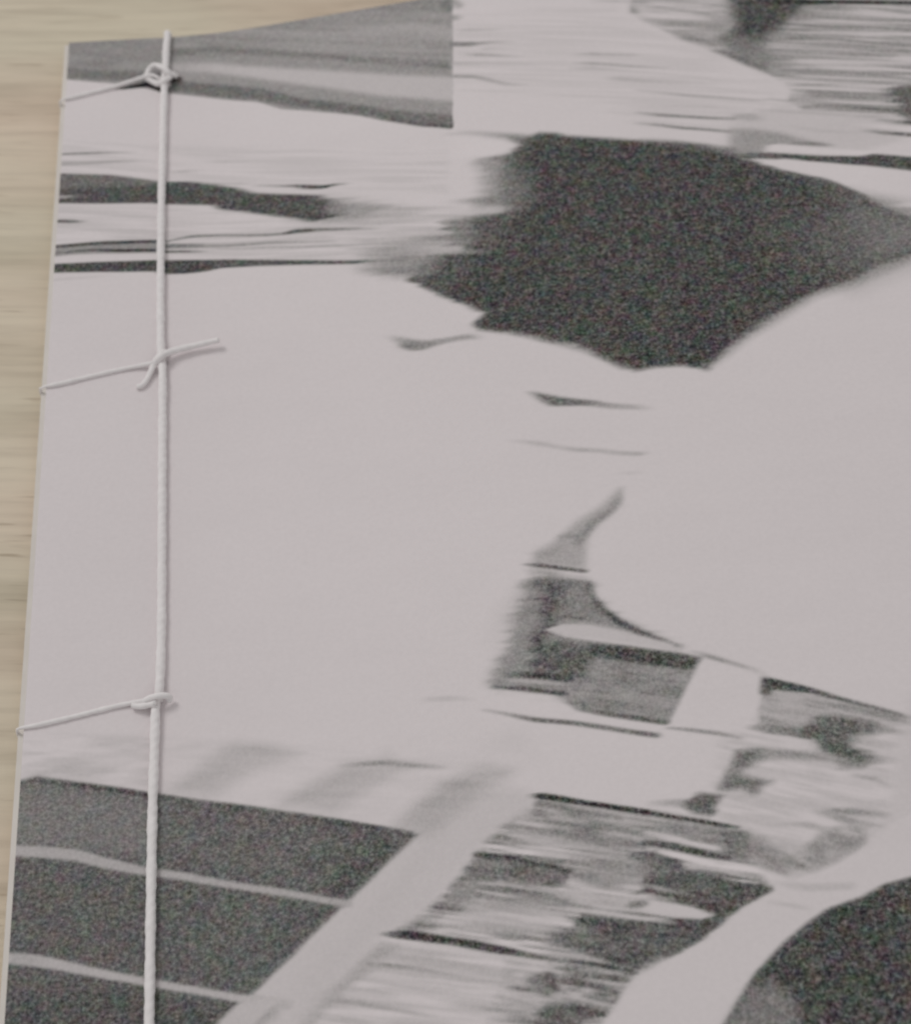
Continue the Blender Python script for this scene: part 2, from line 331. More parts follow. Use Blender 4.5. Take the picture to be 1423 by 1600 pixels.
 ('L',[(103.92,-93.05,0.98,0.4),(107.42,-90.42,1.32,0.5),(111.33,-87.41,1.55,0.5),(117.02,-84.2,1.79,0.5),(122.66,-81.05,1.58,0.4),(129.29,-79.31,1.59,0.4),(139.38,-75.59,1.6,0.4)],118,1.04,1.0,0.63),
 ('L',[(74.98,-81.31,0.55,0.4),(80.98,-84.24,0.66,0.4),(86.58,-87.15,0.88,0.4),(91.35,-91.11,0.66,0.4)],99,0.57,1.0,0.83),
 ('P',[(73.3,-43.28),(78.88,-42.65),(81.71,-52.19),(77.49,-56.44),(72.19,-53.16),(74.08,-49.15)],116,2.82,0.8,0.67,0.89),
 ('L',[(72.8,-42.72,0.6,0.2),(76.09,-42.97,0.96,0.7),(78.82,-43.25,0.96,0.6)],99,0.5,1.0,0.9),
 ('P',[(65.71,-55.41),(71.13,-55.26),(77.42,-57.14),(74.71,-62.99),(66.32,-61.25)],88,1.01,0.9,2.41,0.88),
 ('P',[(61.99,-61.91),(72.43,-64.62),(67.8,-69.2),(64.49,-70.99),(60.04,-66.81)],84,0.74,0.9,1.07,0.86),
 ('L',[(100.69,-43.62,1.21,0.2),(106.95,-45.41,1.69,0.6),(115.27,-48.2,1.68,0.7)],100,0.62,1.0,0.91),
 ('L',[(120.25,-52.81,0.95,0.5),(129.43,-57.66,1.18,0.8),(134.87,-61.89,1.41,0.8)],92,0.49,1.0,0.89),
 ('P',[(128.98,-59.91),(136.61,-63.56),(154.34,-71.86),(154.69,-70.52),(139.59,-74.67),(129.23,-78.64),(127.76,-70.99)],110,5.78,0.7,0.0,0.87),
 ('P',[(133.21,-64.79),(141.29,-67.32),(154.34,-71.86),(154.69,-70.52),(139.8,-73.75),(132.9,-75.79)],122,3.27,0.7,0.0,0.87),
 ('P',[(119.94,-51.58),(123.76,-51.26),(131.33,-53.55),(143.62,-57.2),(157.18,-60.95),(155.04,-69.18),(141.98,-64.31),(138.85,-62.88),(135.11,-60.78),(129.66,-56.53),(122.8,-53.48)],189,0.32,1.0,0.0,0.89),
 ('P',[(133.37,-59.09),(137.67,-61.14),(142.3,-62.93),(149.87,-64.97),(148.86,-69.05),(141.54,-66.23),(137.62,-63.7)],170,1.02,0.7,0.0,0.89),
 ('L',[(117.09,-55.57,1.66,0.2),(122.82,-59.02,2.59,0.8),(128.52,-62.14,2.58,0.8),(132.31,-64.09,1.64,0.2)],76,0.98,1.0,0.89),
 ('P',[(118.83,-63.44),(129.01,-64.9),(137.66,-68.21),(129.51,-77.34),(121.2,-78.2)],96,4.25,0.5,0.0,0.87),
 ('L',[(136.79,-62.73,1.88,0.5),(141.67,-65.68,2.57,0.9),(154.62,-70.79,2.56,0.9)],140,0.97,1.0,0.88),
 ('L',[(138.58,-64.12,0.59,0.3),(141.98,-64.31,1.17,0.9),(149.53,-66.33,1.17,0.9)],186,0.36,1.0,0.88),
 ('L',[(68.44,-51.18,0.7,0.2),(71.44,-51.83,1.06,0.7),(76.77,-52.8,1.41,0.9)],120,0.49,1.0,3.77),
 ('L',[(65.9,-52.98,0.7,0.0),(69.08,-53.95,1.05,0.5),(74.98,-54.62,1.29,0.8),(77.65,-54.88,1.05,0.3)],172,0.36,1.0,3.75),
 ('P',[(51.31,-60.26),(54.64,-58.82),(60.1,-58.11),(66.55,-58.46),(66.85,-61.36),(63.04,-62.13),(62.96,-66.16),(59.53,-66.43),(55.34,-65.29),(51.81,-63.18)],138,1.24,0.85,1.08,3.68),
 ('P',[(54.71,-61.25),(59.87,-61.47),(62.81,-62.36),(62.07,-66.67),(56.41,-65.23)],114,1.12,0.8,1.08,3.67),
 ('L',[(61.18,-58.05,0.69,0.3),(65.4,-59.36,0.81,0.7),(69.08,-60.27,1.04,0.8)],102,0.48,1.0,3.7),
 ('L',[(60.8,-60.39,0.69,0.8),(66.27,-61.95,0.8,1),(70.43,-63.23,0.69,0.9),(73.33,-64.11,0.46,0.2)],161,0.26,1.0,3.69),
 ('P',[(47.55,-46.68),(51.95,-47.63),(57.34,-49.98),(62.69,-52.01),(60.35,-54.28),(51.67,-53.16),(45.12,-51.77),(45.23,-48.85)],160,1.14,0.8,2.2,3.75),
 ('P',[(53.37,-52.07),(60.42,-53.28),(65.78,-54.41),(61.33,-55.93),(57.98,-57.38),(53.62,-57.61),(51.6,-54.6)],178,1.13,0.6,0.0,3.72),
 ('L',[(69.74,-35.41,0.36,0.6),(73.35,-36.53,0.48,0.8),(76.06,-37.44,0.73,0.9),(79.29,-38.6,1.21,1),(81.4,-39.66,1.69,1)],118,0.28,1.0,3.88),
 ('P',[(69.37,-35.8),(74.91,-37.81),(79.18,-39.65),(80.38,-40.98),(77.83,-42.13),(73.38,-42.39),(68.91,-41.4)],190,0.65,1.0,0.0,3.86),
 ('X',[(42.08,-43.09),(56.34,-48.29),(69.14,-53.24),(71.76,-60.26),(68.31,-63.07),(55.34,-65.29),(49.09,-61.49),(41.59,-58.8),(51.45,-57.44),(38.51,-50.65)],140,190,1.31,0.35,-0.196,12.0,0.65,15),
 ('X',[(-2.07,-24.74),(34.39,-31.2),(68.12,-38.77),(67.29,-49.17),(34.23,-40.46),(-1.67,-32.65)],172,189,1.13,0.6,-0.221,15.8,0.79,17),
 ('X',[(-1.24,-41.1),(26.35,-44.37),(45.11,-52.06),(51.28,-60.96),(23.07,-54.94),(-0.8,-50.01)],166,190,0.87,0.6,-0.123,14.2,0.66,19),
 ('L',[(-1.86,-28.89,0.36,0.8),(1.52,-29.0,0.48,1),(6.02,-29.21,0.48,0.8),(12.79,-29.61,0.36,0.1)],117,0.17,1.0,1.81),
 ('L',[(-1.74,-31.25,1.19,0.7),(3.31,-31.5,0.96,0.6),(9.47,-31.54,0.6,0.8),(12.28,-31.77,0.48,0.6),(15.31,-32.01,0.36,0)],145,0.25,1.0,1.8),
 ('L',[(24.1,-32.88,0.36,0.1),(28.64,-33.56,0.48,0.7),(33.19,-34.4,0.36,0.3)],161,0.19,1.0,1.8),
 ('L',[(19.39,-34.85,0.36,0.3),(21.86,-34.94,0.48,0.8),(25.01,-35.18,0.36,0)],154,0.2,1.0,1.8),
 ('P',[(-2.18,-33.54),(7.89,-34.67),(12.38,-35.81),(16.74,-36.94),(22.99,-37.55),(27.48,-39.09),(31.97,-41.08),(34.21,-42.13),(39.81,-43.65),(45.15,-45.11),(47.0,-46.41),(50.23,-48.75),(49.59,-50.67),(46.83,-50.67),(44.27,-51.0),(40.77,-49.51),(37.45,-48.36),(34.13,-46.76),(28.01,-44.92),(26.91,-43.7),(16.82,-42.12),(-1.82,-40.6)],80,0.26,1,0.44,1.77),
 ('P',[(-2.18,-33.54),(7.89,-34.67),(16.29,-36.75),(16.31,-37.98),(7.43,-37.56),(-1.98,-37.4)],108,0.51,0.8,0.0,1.79),
 ('L',[(22.99,-37.7,0.36,0.6),(31.98,-39.56,0.35,0.5),(34.24,-40.16,0.24,0.1)],133,0.18,1.0,1.79),
 ('L',[(-1.34,-39.12,0.71,1),(1.42,-39.35,0.71,0.9),(4.17,-39.12,0.47,0)],156,0.2,1.0,1.78),
 ('P',[(45.91,-45.73),(51.92,-48.22),(56.21,-50.47),(52.83,-51.95),(47.35,-51.36)],140,1.14,0.8,1.99,1.77),
 ('L',[(34.24,-40.31,0.35,0.2),(38.74,-41.45,0.35,0.5),(41.21,-41.99,0.47,0.9),(43.22,-42.73,0.83,1),(46.0,-43.34,0.71,1),(47.7,-43.11,0.47,0.7),(51.04,-43.54,0.24,0.0)],56,0.17,1.0,1.78),
 ('L',[(-0.61,-45.03,0.35,0.6),(0.91,-45.01,0.7,1),(2.78,-45.31,0.58,0.9),(5.08,-45.5,0.35,0)],83,0.22,1.0,1.76),
 ('L',[(4.49,-47.22,0.35,0.2),(8.31,-47.68,0.23,0.1)],162,0.18,1.0,1.75),
 ('L',[(17.62,-51.08,0.35,0.7),(23.05,-50.45,0.46,0.9),(28.54,-50.92,0.46,0.8),(36.25,-52.36,0.46,0.9),(40.89,-52.76,0.46,0.7)],106,0.18,1.0,1.75),
 ('L',[(38.46,-52.68,0.46,0.2),(40.68,-52.42,0.81,1),(42.66,-52.7,0.81,1),(45.08,-52.92,0.58,0.8),(49.45,-53.71,0.58,0.6),(55.94,-55.08,0.58,0)],79,0.24,1.0,1.75),
 ('L',[(17.63,-51.95,1.15,0.9),(23.06,-52.63,1.04,0.8),(26.88,-53.14,0.69,0.5),(36.22,-54.09,0.46,0.7),(47.16,-55.97,0.35,0.3)],108,0.24,1.0,1.74),
 ('L',[(26.33,-53.78,0.34,0.4),(36.2,-55.1,0.35,0.7),(49.28,-57.42,0.35,0.6),(56.82,-58.57,0.35,0.2)],133,0.18,1.0,1.74),
 ('P',[(-1.29,-50.84),(3.54,-50.36),(8.4,-50.32),(16.96,-50.58),(17.83,-50.66),(17.87,-53.56),(8.49,-53.08),(2.57,-52.89),(-1.17,-53.16)],134,0.31,1.0,0.0,1.74),
 ('L',[(-0.54,-50.76,0.69,0.8),(4.63,-50.74,0.69,0.9),(9.49,-50.7,0.69,1),(17.18,-50.89,0.58,1)],70,0.22,1.0,1.74),
 ('L',[(-0.46,-52.35,0.34,0.3),(5.77,-52.14,0.46,0.6),(10.09,-52.49,0.57,1),(17.22,-52.93,0.57,1)],49,0.18,1.0,1.73),
 ('L',[(17.65,-53.26,0.46,1),(21.98,-53.81,0.57,0.8),(25.79,-54.28,0.46,0.1)],83,0.19,1.0,1.73),
 ('P',[(-1.09,-54.74),(8.55,-54.96),(17.68,-55.27),(29.59,-56.58),(42.66,-59.31),(51.8,-61.35),(51.77,-61.9),(42.63,-60.15),(33.93,-58.78),(27.95,-58.18),(25.25,-58.64),(22.02,-58.68),(19.01,-58.38),(17.08,-57.65),(-1.0,-56.6)],74,0.2,1.0,0.0,1.72),
 ('L',[(26.33,-57.08,1.37,0.3),(33.94,-58.22,0.91,0.5),(41.56,-59.51,0.57,0.2)],110,0.24,1.0,1.72),
 ('L',[(0.04,-58.24,0.45,0.5),(4.93,-58.22,0.45,0.4),(9.72,-58.04,0.34,0.1)],165,0.24,1.0,1.71),
 ('L',[(44.81,-60.18,0.46,0.8),(51.9,-61.51,0.46,0.7),(55.52,-62.26,0.34,0.0)],88,0.18,1.0,1.73),
 ('L',[(55.22,-77.98,0.55,0.1),(56.81,-79.09,1.0,0.7),(58.6,-80.35,1.66,1),(61.14,-80.97,1.43,0.9),(64.76,-80.76,1.0,0.7),(67.65,-80.67,1.0,0.8),(69.66,-81.19,0.77,0.3)],130,0.46,1.0,1.46),
 ('L',[(57.35,-80.37,0.88,0.5),(59.04,-81.35,0.88,0.9),(61.08,-81.74,0.66,0.4)],108,0.34,1.0,1.46),
 ('P',[(76.38,-93.15),(78.66,-94.17),(81.5,-95.29),(86.24,-96.83),(87.13,-97.59),(83.25,-97.18),(79.58,-96.55),(78.32,-95.47)],104,0.29,1.0,0.0,1.42),
 ('L',[(84.75,-96.95,0.97,0.9),(88.54,-98.07,0.97,0.7),(92.33,-98.92,0.86,0.45),(94.84,-99.8,0.54,0.0)],133,0.28,1.0,1.42),
 ('L',[(72.72,-101.74,0.42,0.2),(76.68,-103.16,0.74,0.6),(79.94,-104.43,0.53,0.5),(82.74,-105.38,0.74,0.8),(85.56,-105.96,0.74,0.6),(88.8,-106.95,0.74,0.7),(91.6,-107.5,0.74,0.8),(92.74,-107.56,0.42,0.1)],152,0.27,1.0,1.4),
 ('L',[(87.84,-110.51,0.52,0.1),(90.18,-110.76,0.63,0.3),(91.56,-111.09,0.42,0.0)],156,0.33,1.0,1.38),
 ('P',[(75.08,-122.16),(73.45,-126.01),(70.39,-131.35),(67.84,-138.68),(66.16,-142.04),(68.83,-142.24),(73.83,-133.46),(76.12,-125.37)],152,2.15,0.85,0.75,0.75),
 ('L',[(66.78,-135.45,2.95,0.2),(68.98,-131.65,3.37,0.3),(71.67,-127.86,2.4,0.3)],170,1.44,1.0,0.75),
 ('P',[(87.55,-113.33),(87.45,-116.15),(83.92,-118.73),(81.96,-120.85),(80.93,-126.13),(74.02,-124.16),(74.18,-122.67),(77.62,-120.38),(81.23,-117.63),(84.75,-115.95)],150,0.89,0.9,0.0,0.77),
 ('L',[(87.97,-113.06,0.52,0.2),(87.39,-115.24,0.73,0.7),(86.04,-116.83,0.83,0.8),(83.5,-118.33,1.03,0.9),(81.79,-119.94,1.13,0.9),(80.48,-121.5,1.22,0.7)],126,0.43,1.0,0.78),
 ('L',[(78.22,-120.03,0.72,0.4),(80.43,-120.39,0.82,0.6)],122,0.42,1.0,0.77),
 ('L',[(74.57,-122.51,0.91,0.3),(76.64,-122.41,0.81,0.4),(78.15,-122.22,0.61,0.1)],133,0.53,1.0,0.77),
 ('L',[(72.38,-123.78,0.3,0.3),(74.37,-124.33,0.61,0.9),(77.49,-125.48,0.61,1),(81.06,-126.58,0.5,1)],92,0.19,1.0,0.76),
 ('P',[(73.46,-125.9),(76.15,-126.66),(80.95,-128.16),(81.38,-129.18),(82.26,-132.26),(83.95,-134.59),(86.73,-136.65),(92.24,-140.47),(87.24,-138.15),(83.87,-136.54),(80.45,-135.1),(75.0,-135.2),(74.83,-136.71),(75.57,-145.83),(66.62,-142.9),(68.14,-140.24),(69.37,-136.88),(70.27,-133.42),(72.15,-129.53)],126,1.39,1,0.93,0.74),
 ('L',[(73.83,-125.86,0.5,0.9),(77.34,-126.85,0.5,1),(80.84,-127.61,0.5,1)],170,0.21,1.0,0.76),
 ('P',[(72.64,-127.48),(74.85,-128.37),(73.1,-142.5),(67.55,-141.65),(69.37,-136.88),(70.33,-132.91)],136,1.92,0.7,1.3,0.74),
 ('P',[(75.21,-126.83),(77.53,-127.52),(76.6,-130.77),(75.3,-134.21),(76.78,-137.01),(77.66,-143.18),(71.54,-142.06),(72.58,-137.38),(74.03,-132.45)],80,1.61,0.95,1.12,0.74),
 ('L',[(76.6,-129.18,1.8,0.7),(77.14,-130.85,1.2,0.5)],92,0.52,1.0,0.75),
 ('L',[(77.67,-127.97,1.4,0.6),(80.88,-128.79,1.2,0.7)],112,0.42,1.0,0.76),
 ('L',[(77.4,-133.29,0.69,0.8),(79.66,-134.16,0.59,0.6)],97,0.41,1.0,0.75),
 ('L',[(79.63,-130.71,2.59,0.5),(80.96,-132.48,1.99,0.5)],122,0.72,1.0,0.75),
 ('L',[(81.01,-128.49,0.4,0.9),(81.46,-130.68,0.6,1),(82.53,-133.03,0.79,1),(84.49,-135.29,0.89,1),(87.35,-137.35,0.69,1),(90.64,-139.34,0.39,0.8),(92.27,-140.27,0.29,0.5)],79,0.26,1.0,0.75),
 ('P',[(74.11,-135.06),(76.89,-134.56),(80.6,-135.33),(86.42,-137.62),(91.46,-139.76),(92.01,-140.84),(87.07,-139.34),(83.63,-138.34),(76.67,-136.48)],176,0.27,1.0,0.0,0.74),
 ('P',[(74.23,-135.59),(76.63,-136.78),(83.75,-138.76),(91.86,-141.22),(94.94,-142.44),(93.88,-144.08),(91.22,-148.23),(88.95,-151.68),(85.46,-150.63),(79.6,-148.85),(77.09,-147.81),(74.85,-145.92),(72.4,-142.39)],130,0.31,1.0,0.0,0.73),
 ('X',[(73.78,-139.6),(93.39,-144.41),(91.22,-148.23),(88.95,-151.68),(79.6,-148.85),(74.85,-145.92)],110,150,0.54,0.7,-0.254,3.6,1.27,21),
 ('P',[(74.83,-136.71),(78.23,-138.45),(80.27,-140.07),(79.03,-142.89),(75.89,-143.12),(72.01,-141.83),(72.83,-138.44)],86,0.95,0.8,0.55,0.74),
 ('P',[(79.6,-138.25),(83.98,-139.1),(91.83,-141.42),(94.82,-142.62),(93.62,-144.05),(90.06,-143.17),(84.96,-141.66),(79.82,-140.1)],80,0.42,1.0,0.0,0.74),
 ('L',[(77.53,-147.87,0.77,0.5),(81.3,-149.19,0.67,0.7),(85.49,-150.44,0.67,0.9),(88.8,-151.56,0.57,0.9)],88,0.25,1.0,0.72),
 ('P',[(66.62,-142.9),(69.07,-139.88),(73.3,-142.33),(77.61,-143.57),(76.05,-145.51)],130,0.52,0.8,0.0,0.73),
 ('L',[(68.92,-141.36,0.78,0.4),(72.43,-142.1,0.97,0.9),(76.75,-143.34,0.77,0.7)],60,0.35,1.0,0.73),
 ('L',[(68.13,-142.14,0.58,0.7),(71.46,-142.84,0.68,1),(75.36,-143.83,0.58,0.7)],161,0.2,1.0,0.73),
 ('L',[(66.26,-142.85,0.39,0.7),(70.45,-143.88,0.58,1),(75.79,-145.47,0.58,0.9)],79,0.18,1.0,0.73),
 ('L',[(67.76,-144.06,0.77,0.8),(72.93,-145.63,0.86,0.9),(76.2,-146.41,0.67,0.2)],188,0.3,1.0,0.73),
 ('L',[(56.61,-143.26,0.77,0.5),(59.73,-143.64,0.86,0.8),(63.43,-144.4,0.58,0.2)],170,0.3,1.0,0.73),
 ('L',[(64.44,-146.12,0.29,0.3),(67.44,-147.25,0.38,0.6),(71.28,-148.6,0.67,1),(76.83,-149.99,0.67,1),(81.86,-151.57,0.67,0.9),(87.16,-153.24,0.76,1),(87.64,-153.5,0.57,0.3)],106,0.2,1.0,0.72),
 ('L',[(88.85,-152.33,0.38,0.6),(92.01,-153.13,0.57,0.9),(95.3,-154.03,0.57,1),(98.53,-155.19,0.47,0.6),(100.59,-155.63,0.28,0.1)],133,0.2,1.0,0.72),
 ('L',[(93.89,-141.29,0.29,0.3),(96.32,-142.62,0.49,0.9),(98.78,-143.74,0.39,0.8),(101.6,-145.19,0.39,0.4),(102.98,-146.25,0.39,0.2)],115,0.18,1.0,1.1),
 ('P',[(102.84,-146.52),(106.73,-148.08),(110.69,-150.0),(114.64,-151.8),(118.58,-153.4),(121.19,-154.37),(120.98,-155.29),(116.53,-154.97),(110.91,-153.18),(108.07,-154.46),(106.59,-155.51),(100.03,-153.96),(101.2,-153.16)],152,0.31,1.0,0.0,1.08),
 ('X',[(102.79,-146.81),(111.44,-150.57),(121.11,-154.73),(120.83,-155.93),(108.07,-154.46),(101.2,-153.16)],138,172,0.27,0.7,-0.377,5.4,0.9,8),
 ('P',[(102.78,-146.42),(105.28,-147.51),(109.11,-149.23),(108.34,-149.63),(103.62,-148.47),(103.19,-149.39),(102.24,-148.88)],84,0.31,1.0,0.0,1.09),
 ('L',[(103.42,-147.18,0.77,1),(106.66,-148.46,0.87,1),(109.46,-149.66,0.67,0.9),(112.25,-150.85,0.48,0.8),(115.4,-152.27,0.48,0.7),(119.32,-153.96,0.48,0.5),(121.11,-154.73,0.38,0.2)],74,0.2,1.0,1.09),
 ('L',[(111.19,-151.79,0.48,0.5),(115.22,-153.11,0.57,0.6),(119.19,-154.52,0.57,0.4)],124,0.3,1.0,1.08),
 ('L',[(111.02,-152.63,0.48,0.7),(115.02,-154.04,0.48,0.8),(118.98,-155.44,0.38,0.2)],179,0.25,1.0,1.08),
 ('L',[(101.83,-151.14,0.57,0.4),(104.29,-151.83,0.57,0.7),(107.55,-152.79,0.67,0.4)],133,0.4,1.0,1.08),
 ('L',[(99.83,-153.66,0.76,0.3),(102.13,-154.22,1.33,0.8),(104.99,-154.95,1.33,0.9),(107.17,-155.58,1.52,1)],108,0.3,1.0,1.08),
 ('P',[(106.17,-155.46),(107.46,-154.11),(109.61,-153.22),(111.74,-153.28),(114.48,-154.54),(116.63,-155.26),(116.7,-156.49),(113.18,-156.65),(112.41,-158.24),(115.28,-159.86),(113.69,-160.96),(110.75,-160.54),(108.79,-158.56),(107.45,-156.74)],84,0.82,1,0.89,1.07),
 ('L',[(112.64,-157.15,1.51,0.5),(115.47,-157.84,1.32,0.3),(118.33,-158.35,0.95,0.1)],150,0.49,1.0,1.07),
 ('L',[(114.36,-155.1,1.33,0.9),(117.16,-155.98,1.14,0.6),(119.94,-156.86,0.76,0.2)],118,0.39,1.0,1.08),
 ('L',[(114.09,-160.27,1.13,0.8),(116.56,-160.55,0.94,0.3),(117.8,-160.69,0.75,0.1)],110,0.39,1.0,1.06),
 ('L',[(98.93,-155.33,0.85,0.9),(104.25,-156.54,0.95,1),(107.93,-157.35,0.76,0.8)],188,0.25,1.0,1.07),
 ('P',[(97.39,-156.82),(100.77,-156.96),(104.46,-157.69),(108.99,-158.4),(113.49,-161.12),(109.56,-159.76),(104.67,-158.82),(101.35,-158.42),(97.88,-159.84),(96.32,-162.02),(94.03,-162.1)],140,0.61,1.0,0.0,1.06),
 ('P',[(97.46,-156.92),(100.75,-157.05),(99.73,-158.04),(97.81,-159.28),(96.62,-159.32)],96,0.71,1.0,0.0,1.06),
 ('P',[(95.83,-159.95),(98.02,-160.5),(101.25,-161.71),(99.84,-162.09),(98.79,-163.23),(96.9,-162.09),(94.64,-161.99)],98,0.81,1.0,0.0,1.06),
 ('L',[(95.16,-162.87,0.74,0.5),(97.5,-163.43,0.93,0.5)],152,0.39,1.0,1.05),
 ('L',[(111.62,-162.0,0.47,0.3),(114.37,-162.86,0.56,0.8),(116.59,-164.19,0.37,0.3)],129,0.24,1.0,1.06),
 ('L',[(105.71,-166.37,0.46,0.2),(108.55,-166.69,0.83,0.8),(110.97,-167.05,0.92,0.9),(114.52,-167.89,0.83,0.4)],113,0.48,1.0,1.04),
 ('L',[(106.45,-166.81,0.55,0.3),(109.15,-167.82,1.01,0.8),(111.85,-168.74,0.64,0.6),(114.17,-169.43,0.46,0.2)],116,0.38,1.0,1.04),
 ('L',[(100.91,-167.58,0.55,0.2),(104.52,-168.18,0.73,0.6),(109.12,-169.93,0.55,0.5)],133,0.33,1.0,1.04),
 ('P',[(96.67,-168.14),(100.43,-170.16),(103.05,-171.5),(107.62,-169.23),(111.96,-169.01),(111.33,-171.13),(106.8,-173.22),(101.57,-174.94),(97.12,-172.54)],156,0.89,0.9,0.0,1.03),
 ('X',[(96.59,-168.57),(100.43,-170.16),(103.05,-171.5),(107.62,-169.23),(111.96,-169.01),(111.33,-171.13),(106.8,-173.22),(101.57,-174.94),(97.12,-172.54)],118,180,0.77,0.7,-0.337,2.6,1.2,31),
 ('L',[(96.54,-171.18,2.0,0.8),(98.55,-171.42,2.0,0.5),(101.2,-172.59,1.63,0.4)],126,0.66,1.0,1.03),
 ('L',[(106.2,-170.12,1.46,0.5),(108.87,-171.12,1.83,0.7),(110.08,-171.25,1.46,0.4)],126,0.66,1.0,1.03),
 ('L',[(104.19,-174.04,1.27,0.5),(107.69,-172.89,1.09,0.6),(110.81,-171.68,0.91,0.5)],142,0.57,1.0,1.03),
 ('P',[(116.39,-165.07),(114.0,-168.36),(112.04,-171.64),(117.08,-172.19),(128.43,-171.68),(133.49,-152.14),(121.79,-151.77),(119.03,-157.13)],174,1.42,0.6,0.0,1.06),
 ('X',[(95.02,-155.68),(102.64,-151.43),(110.96,-152.91),(119.34,-155.76),(117.19,-161.54),(114.61,-169.31),(110.26,-172.31),(102.48,-174.45),(96.47,-171.6),(93.97,-166.93),(93.07,-162.34)],118,192,1.23,0.18,-0.343,5.3,0.79,97),
 ('L',[(98.59,-164.37,1.11,0.2),(103.37,-165.57,1.29,0.35),(108.29,-165.95,0.92,0.2)],168,0.58,1.0,1.05),
 ('L',[(102.28,-160.28,0.94,0.2),(107.46,-161.8,1.12,0.3),(112.19,-163.25,0.75,0.2)],170,0.48,1.0,1.06),
 ('X',[(64.55,-163.57),(70.03,-160.16),(83.58,-163.83),(96.67,-168.14),(96.55,-172.04),(98.62,-175.96),(89.14,-181.27),(80.59,-184.89),(75.95,-189.74),(71.58,-193.11),(62.23,-192.0),(69.72,-181.75),(49.63,-176.2),(56.65,-171.66),(61.12,-166.58)],88,194,0.76,0.88,-0.266,6.7,0.76,95),
 ('L',[(84.99,-162.84,0.74,0.2),(87.9,-163.13,0.93,0.6),(90.18,-163.6,1.3,0.8)],136,0.38,1.0,0.96),
 ('P',[(89.68,-163.54),(91.58,-162.15),(94.34,-162.77),(93.4,-164.36),(92.55,-165.51),(89.98,-164.83)],100,0.5,1,0.52,0.96),
 ('P',[(69.93,-160.33),(83.56,-164.0),(93.2,-166.57),(96.75,-168.15),(96.39,-172.03),(92.44,-171.12),(82.87,-168.88),(74.83,-166.41),(69.32,-162.79)],140,0.6,0.6,0.0,0.95),
 ('X',[(69.93,-160.33),(83.56,-164.0),(96.75,-168.15),(96.39,-172.03),(82.66,-170.33),(71.53,-165.78),(66.71,-163.33)],118,176,0.52,0.8,-0.283,5.2,0.78,41),
 ('L',[(69.5,-159.54,0.56,0.6),(70.92,-159.83,0.84,1),(75.47,-161.2,0.74,1),(80.36,-162.77,0.74,1),(84.41,-163.94,0.65,1),(88.42,-165.17,0.55,1),(91.61,-166.1,0.55,1),(95.54,-167.47,0.46,0.8)],56,0.17,1.0,0.96),
 ('L',[(85.26,-163.87,0.46,0.5),(88.48,-164.82,0.37,0.8),(92.0,-165.8,0.28,0.5)],168,0.14,1.0,0.96),
 ('L',[(70.39,-160.76,0.93,0.8),(72.88,-161.48,0.92,0.6),(74.47,-162.42,1.11,0.8),(76.89,-163.38,0.74,0.7),(80.98,-164.38,0.74,0.4)],104,0.29,1.0,0.96),
 ('P',[(86.73,-165.31),(91.53,-166.63),(96.72,-168.32),(96.33,-171.93),(92.87,-171.0),(87.15,-168.02)],122,0.6,0.8,0.0,0.95),
 ('P',[(93.64,-167.95),(96.69,-168.49),(96.36,-171.76),(93.41,-171.24)],98,0.59,0.8,0.0,0.95),
 ('L',[(83.99,-166.82,0.73,0.8),(87.96,-168.12,0.82,1),(92.48,-169.91,0.73,1),(93.8,-170.42,0.46,0.2)],192,0.19,1.0,0.95),
 ('L',[(83.66,-168.01,0.64,0.9),(87.02,-168.88,0.82,1),(90.91,-170.41,0.82,1),(94.03,-171.48,0.54,0.6)],67,0.19,1.0,0.95),
 ('L',[(84.08,-169.12,0.73,0.9),(87.62,-170.35,1.0,1),(91.5,-171.87,1.0,1),(93.42,-172.62,0.72,0.4)],192,0.19,1.0,0.94),
 ('L',[(65.03,-163.01,0.55,0.6),(68.36,-163.83,0.64,0.9),(72.46,-165.11,0.82,0.9),(76.48,-166.63,1.28,0.8),(81.68,-168.46,0.91,0.3)],126,0.27,1.0,0.95),
 ('L',[(65.94,-162.41,0.55,0.6),(70.9,-163.91,0.64,0.8),(75.0,-165.01,0.46,0.3)],181,0.24,1.0,0.95),
 ('L',[(63.57,-164.87,0.55,0.5),(66.47,-165.62,0.82,0.7),(70.57,-166.89,0.46,0.2)],138,0.28,1.0,0.95),
 ('L',[(66.58,-164.57,0.55,0.6),(71.5,-166.04,0.73,0.8),(76.33,-167.84,0.55,0.5),(81.09,-169.7,0.55,0.5)],177,0.24,1.0,0.95),
 ('P',[(72.99,-167.75),(81.59,-169.06),(87.2,-173.06),(82.24,-173.3),(74.28,-170.97)],148,0.88,0.5,1.2,0.94),
 ('P',[(60.01,-169.68),(61.05,-167.45),(61.97,-166.6),(67.91,-168.11),(73.67,-170.46),(73.16,-171.95),(70.77,-172.49),(65.95,-170.82),(61.81,-170.26)],100,0.39,1,0.43,0.94),
 ('L',[(61.46,-166.62,0.64,0.9),(65.43,-167.6,0.64,1),(70.3,-169.31,0.63,1),(73.73,-170.64,0.54,0.9)],56,0.19,1.0,0.94),
 ('L',[(64.01,-169.17,1.27,0.4),(67.29,-170.04,1.45,0.6),(70.9,-171.39,1.26,0.4)],82,0.37,1.0,0.94),
 ('L',[(74.31,-170.72,0.72,0.6),(78.37,-171.42,0.63,0.5),(82.33,-172.62,0.54,0.3)],133,0.28,1.0,0.94),
 ('P',[(73.88,-171.53),(79.14,-171.87),(82.98,-173.82),(82.96,-176.78),(78.44,-177.05),(73.76,-175.19),(70.64,-173.67)],178,1.36,0.6,0.0,0.93),
 ('L',[(61.37,-170.47,0.45,0.9),(65.88,-171.5,0.45,0.9),(70.72,-172.92,0.45,0.9),(72.32,-173.47,0.36,0.4)],163,0.15,1.0,0.93),
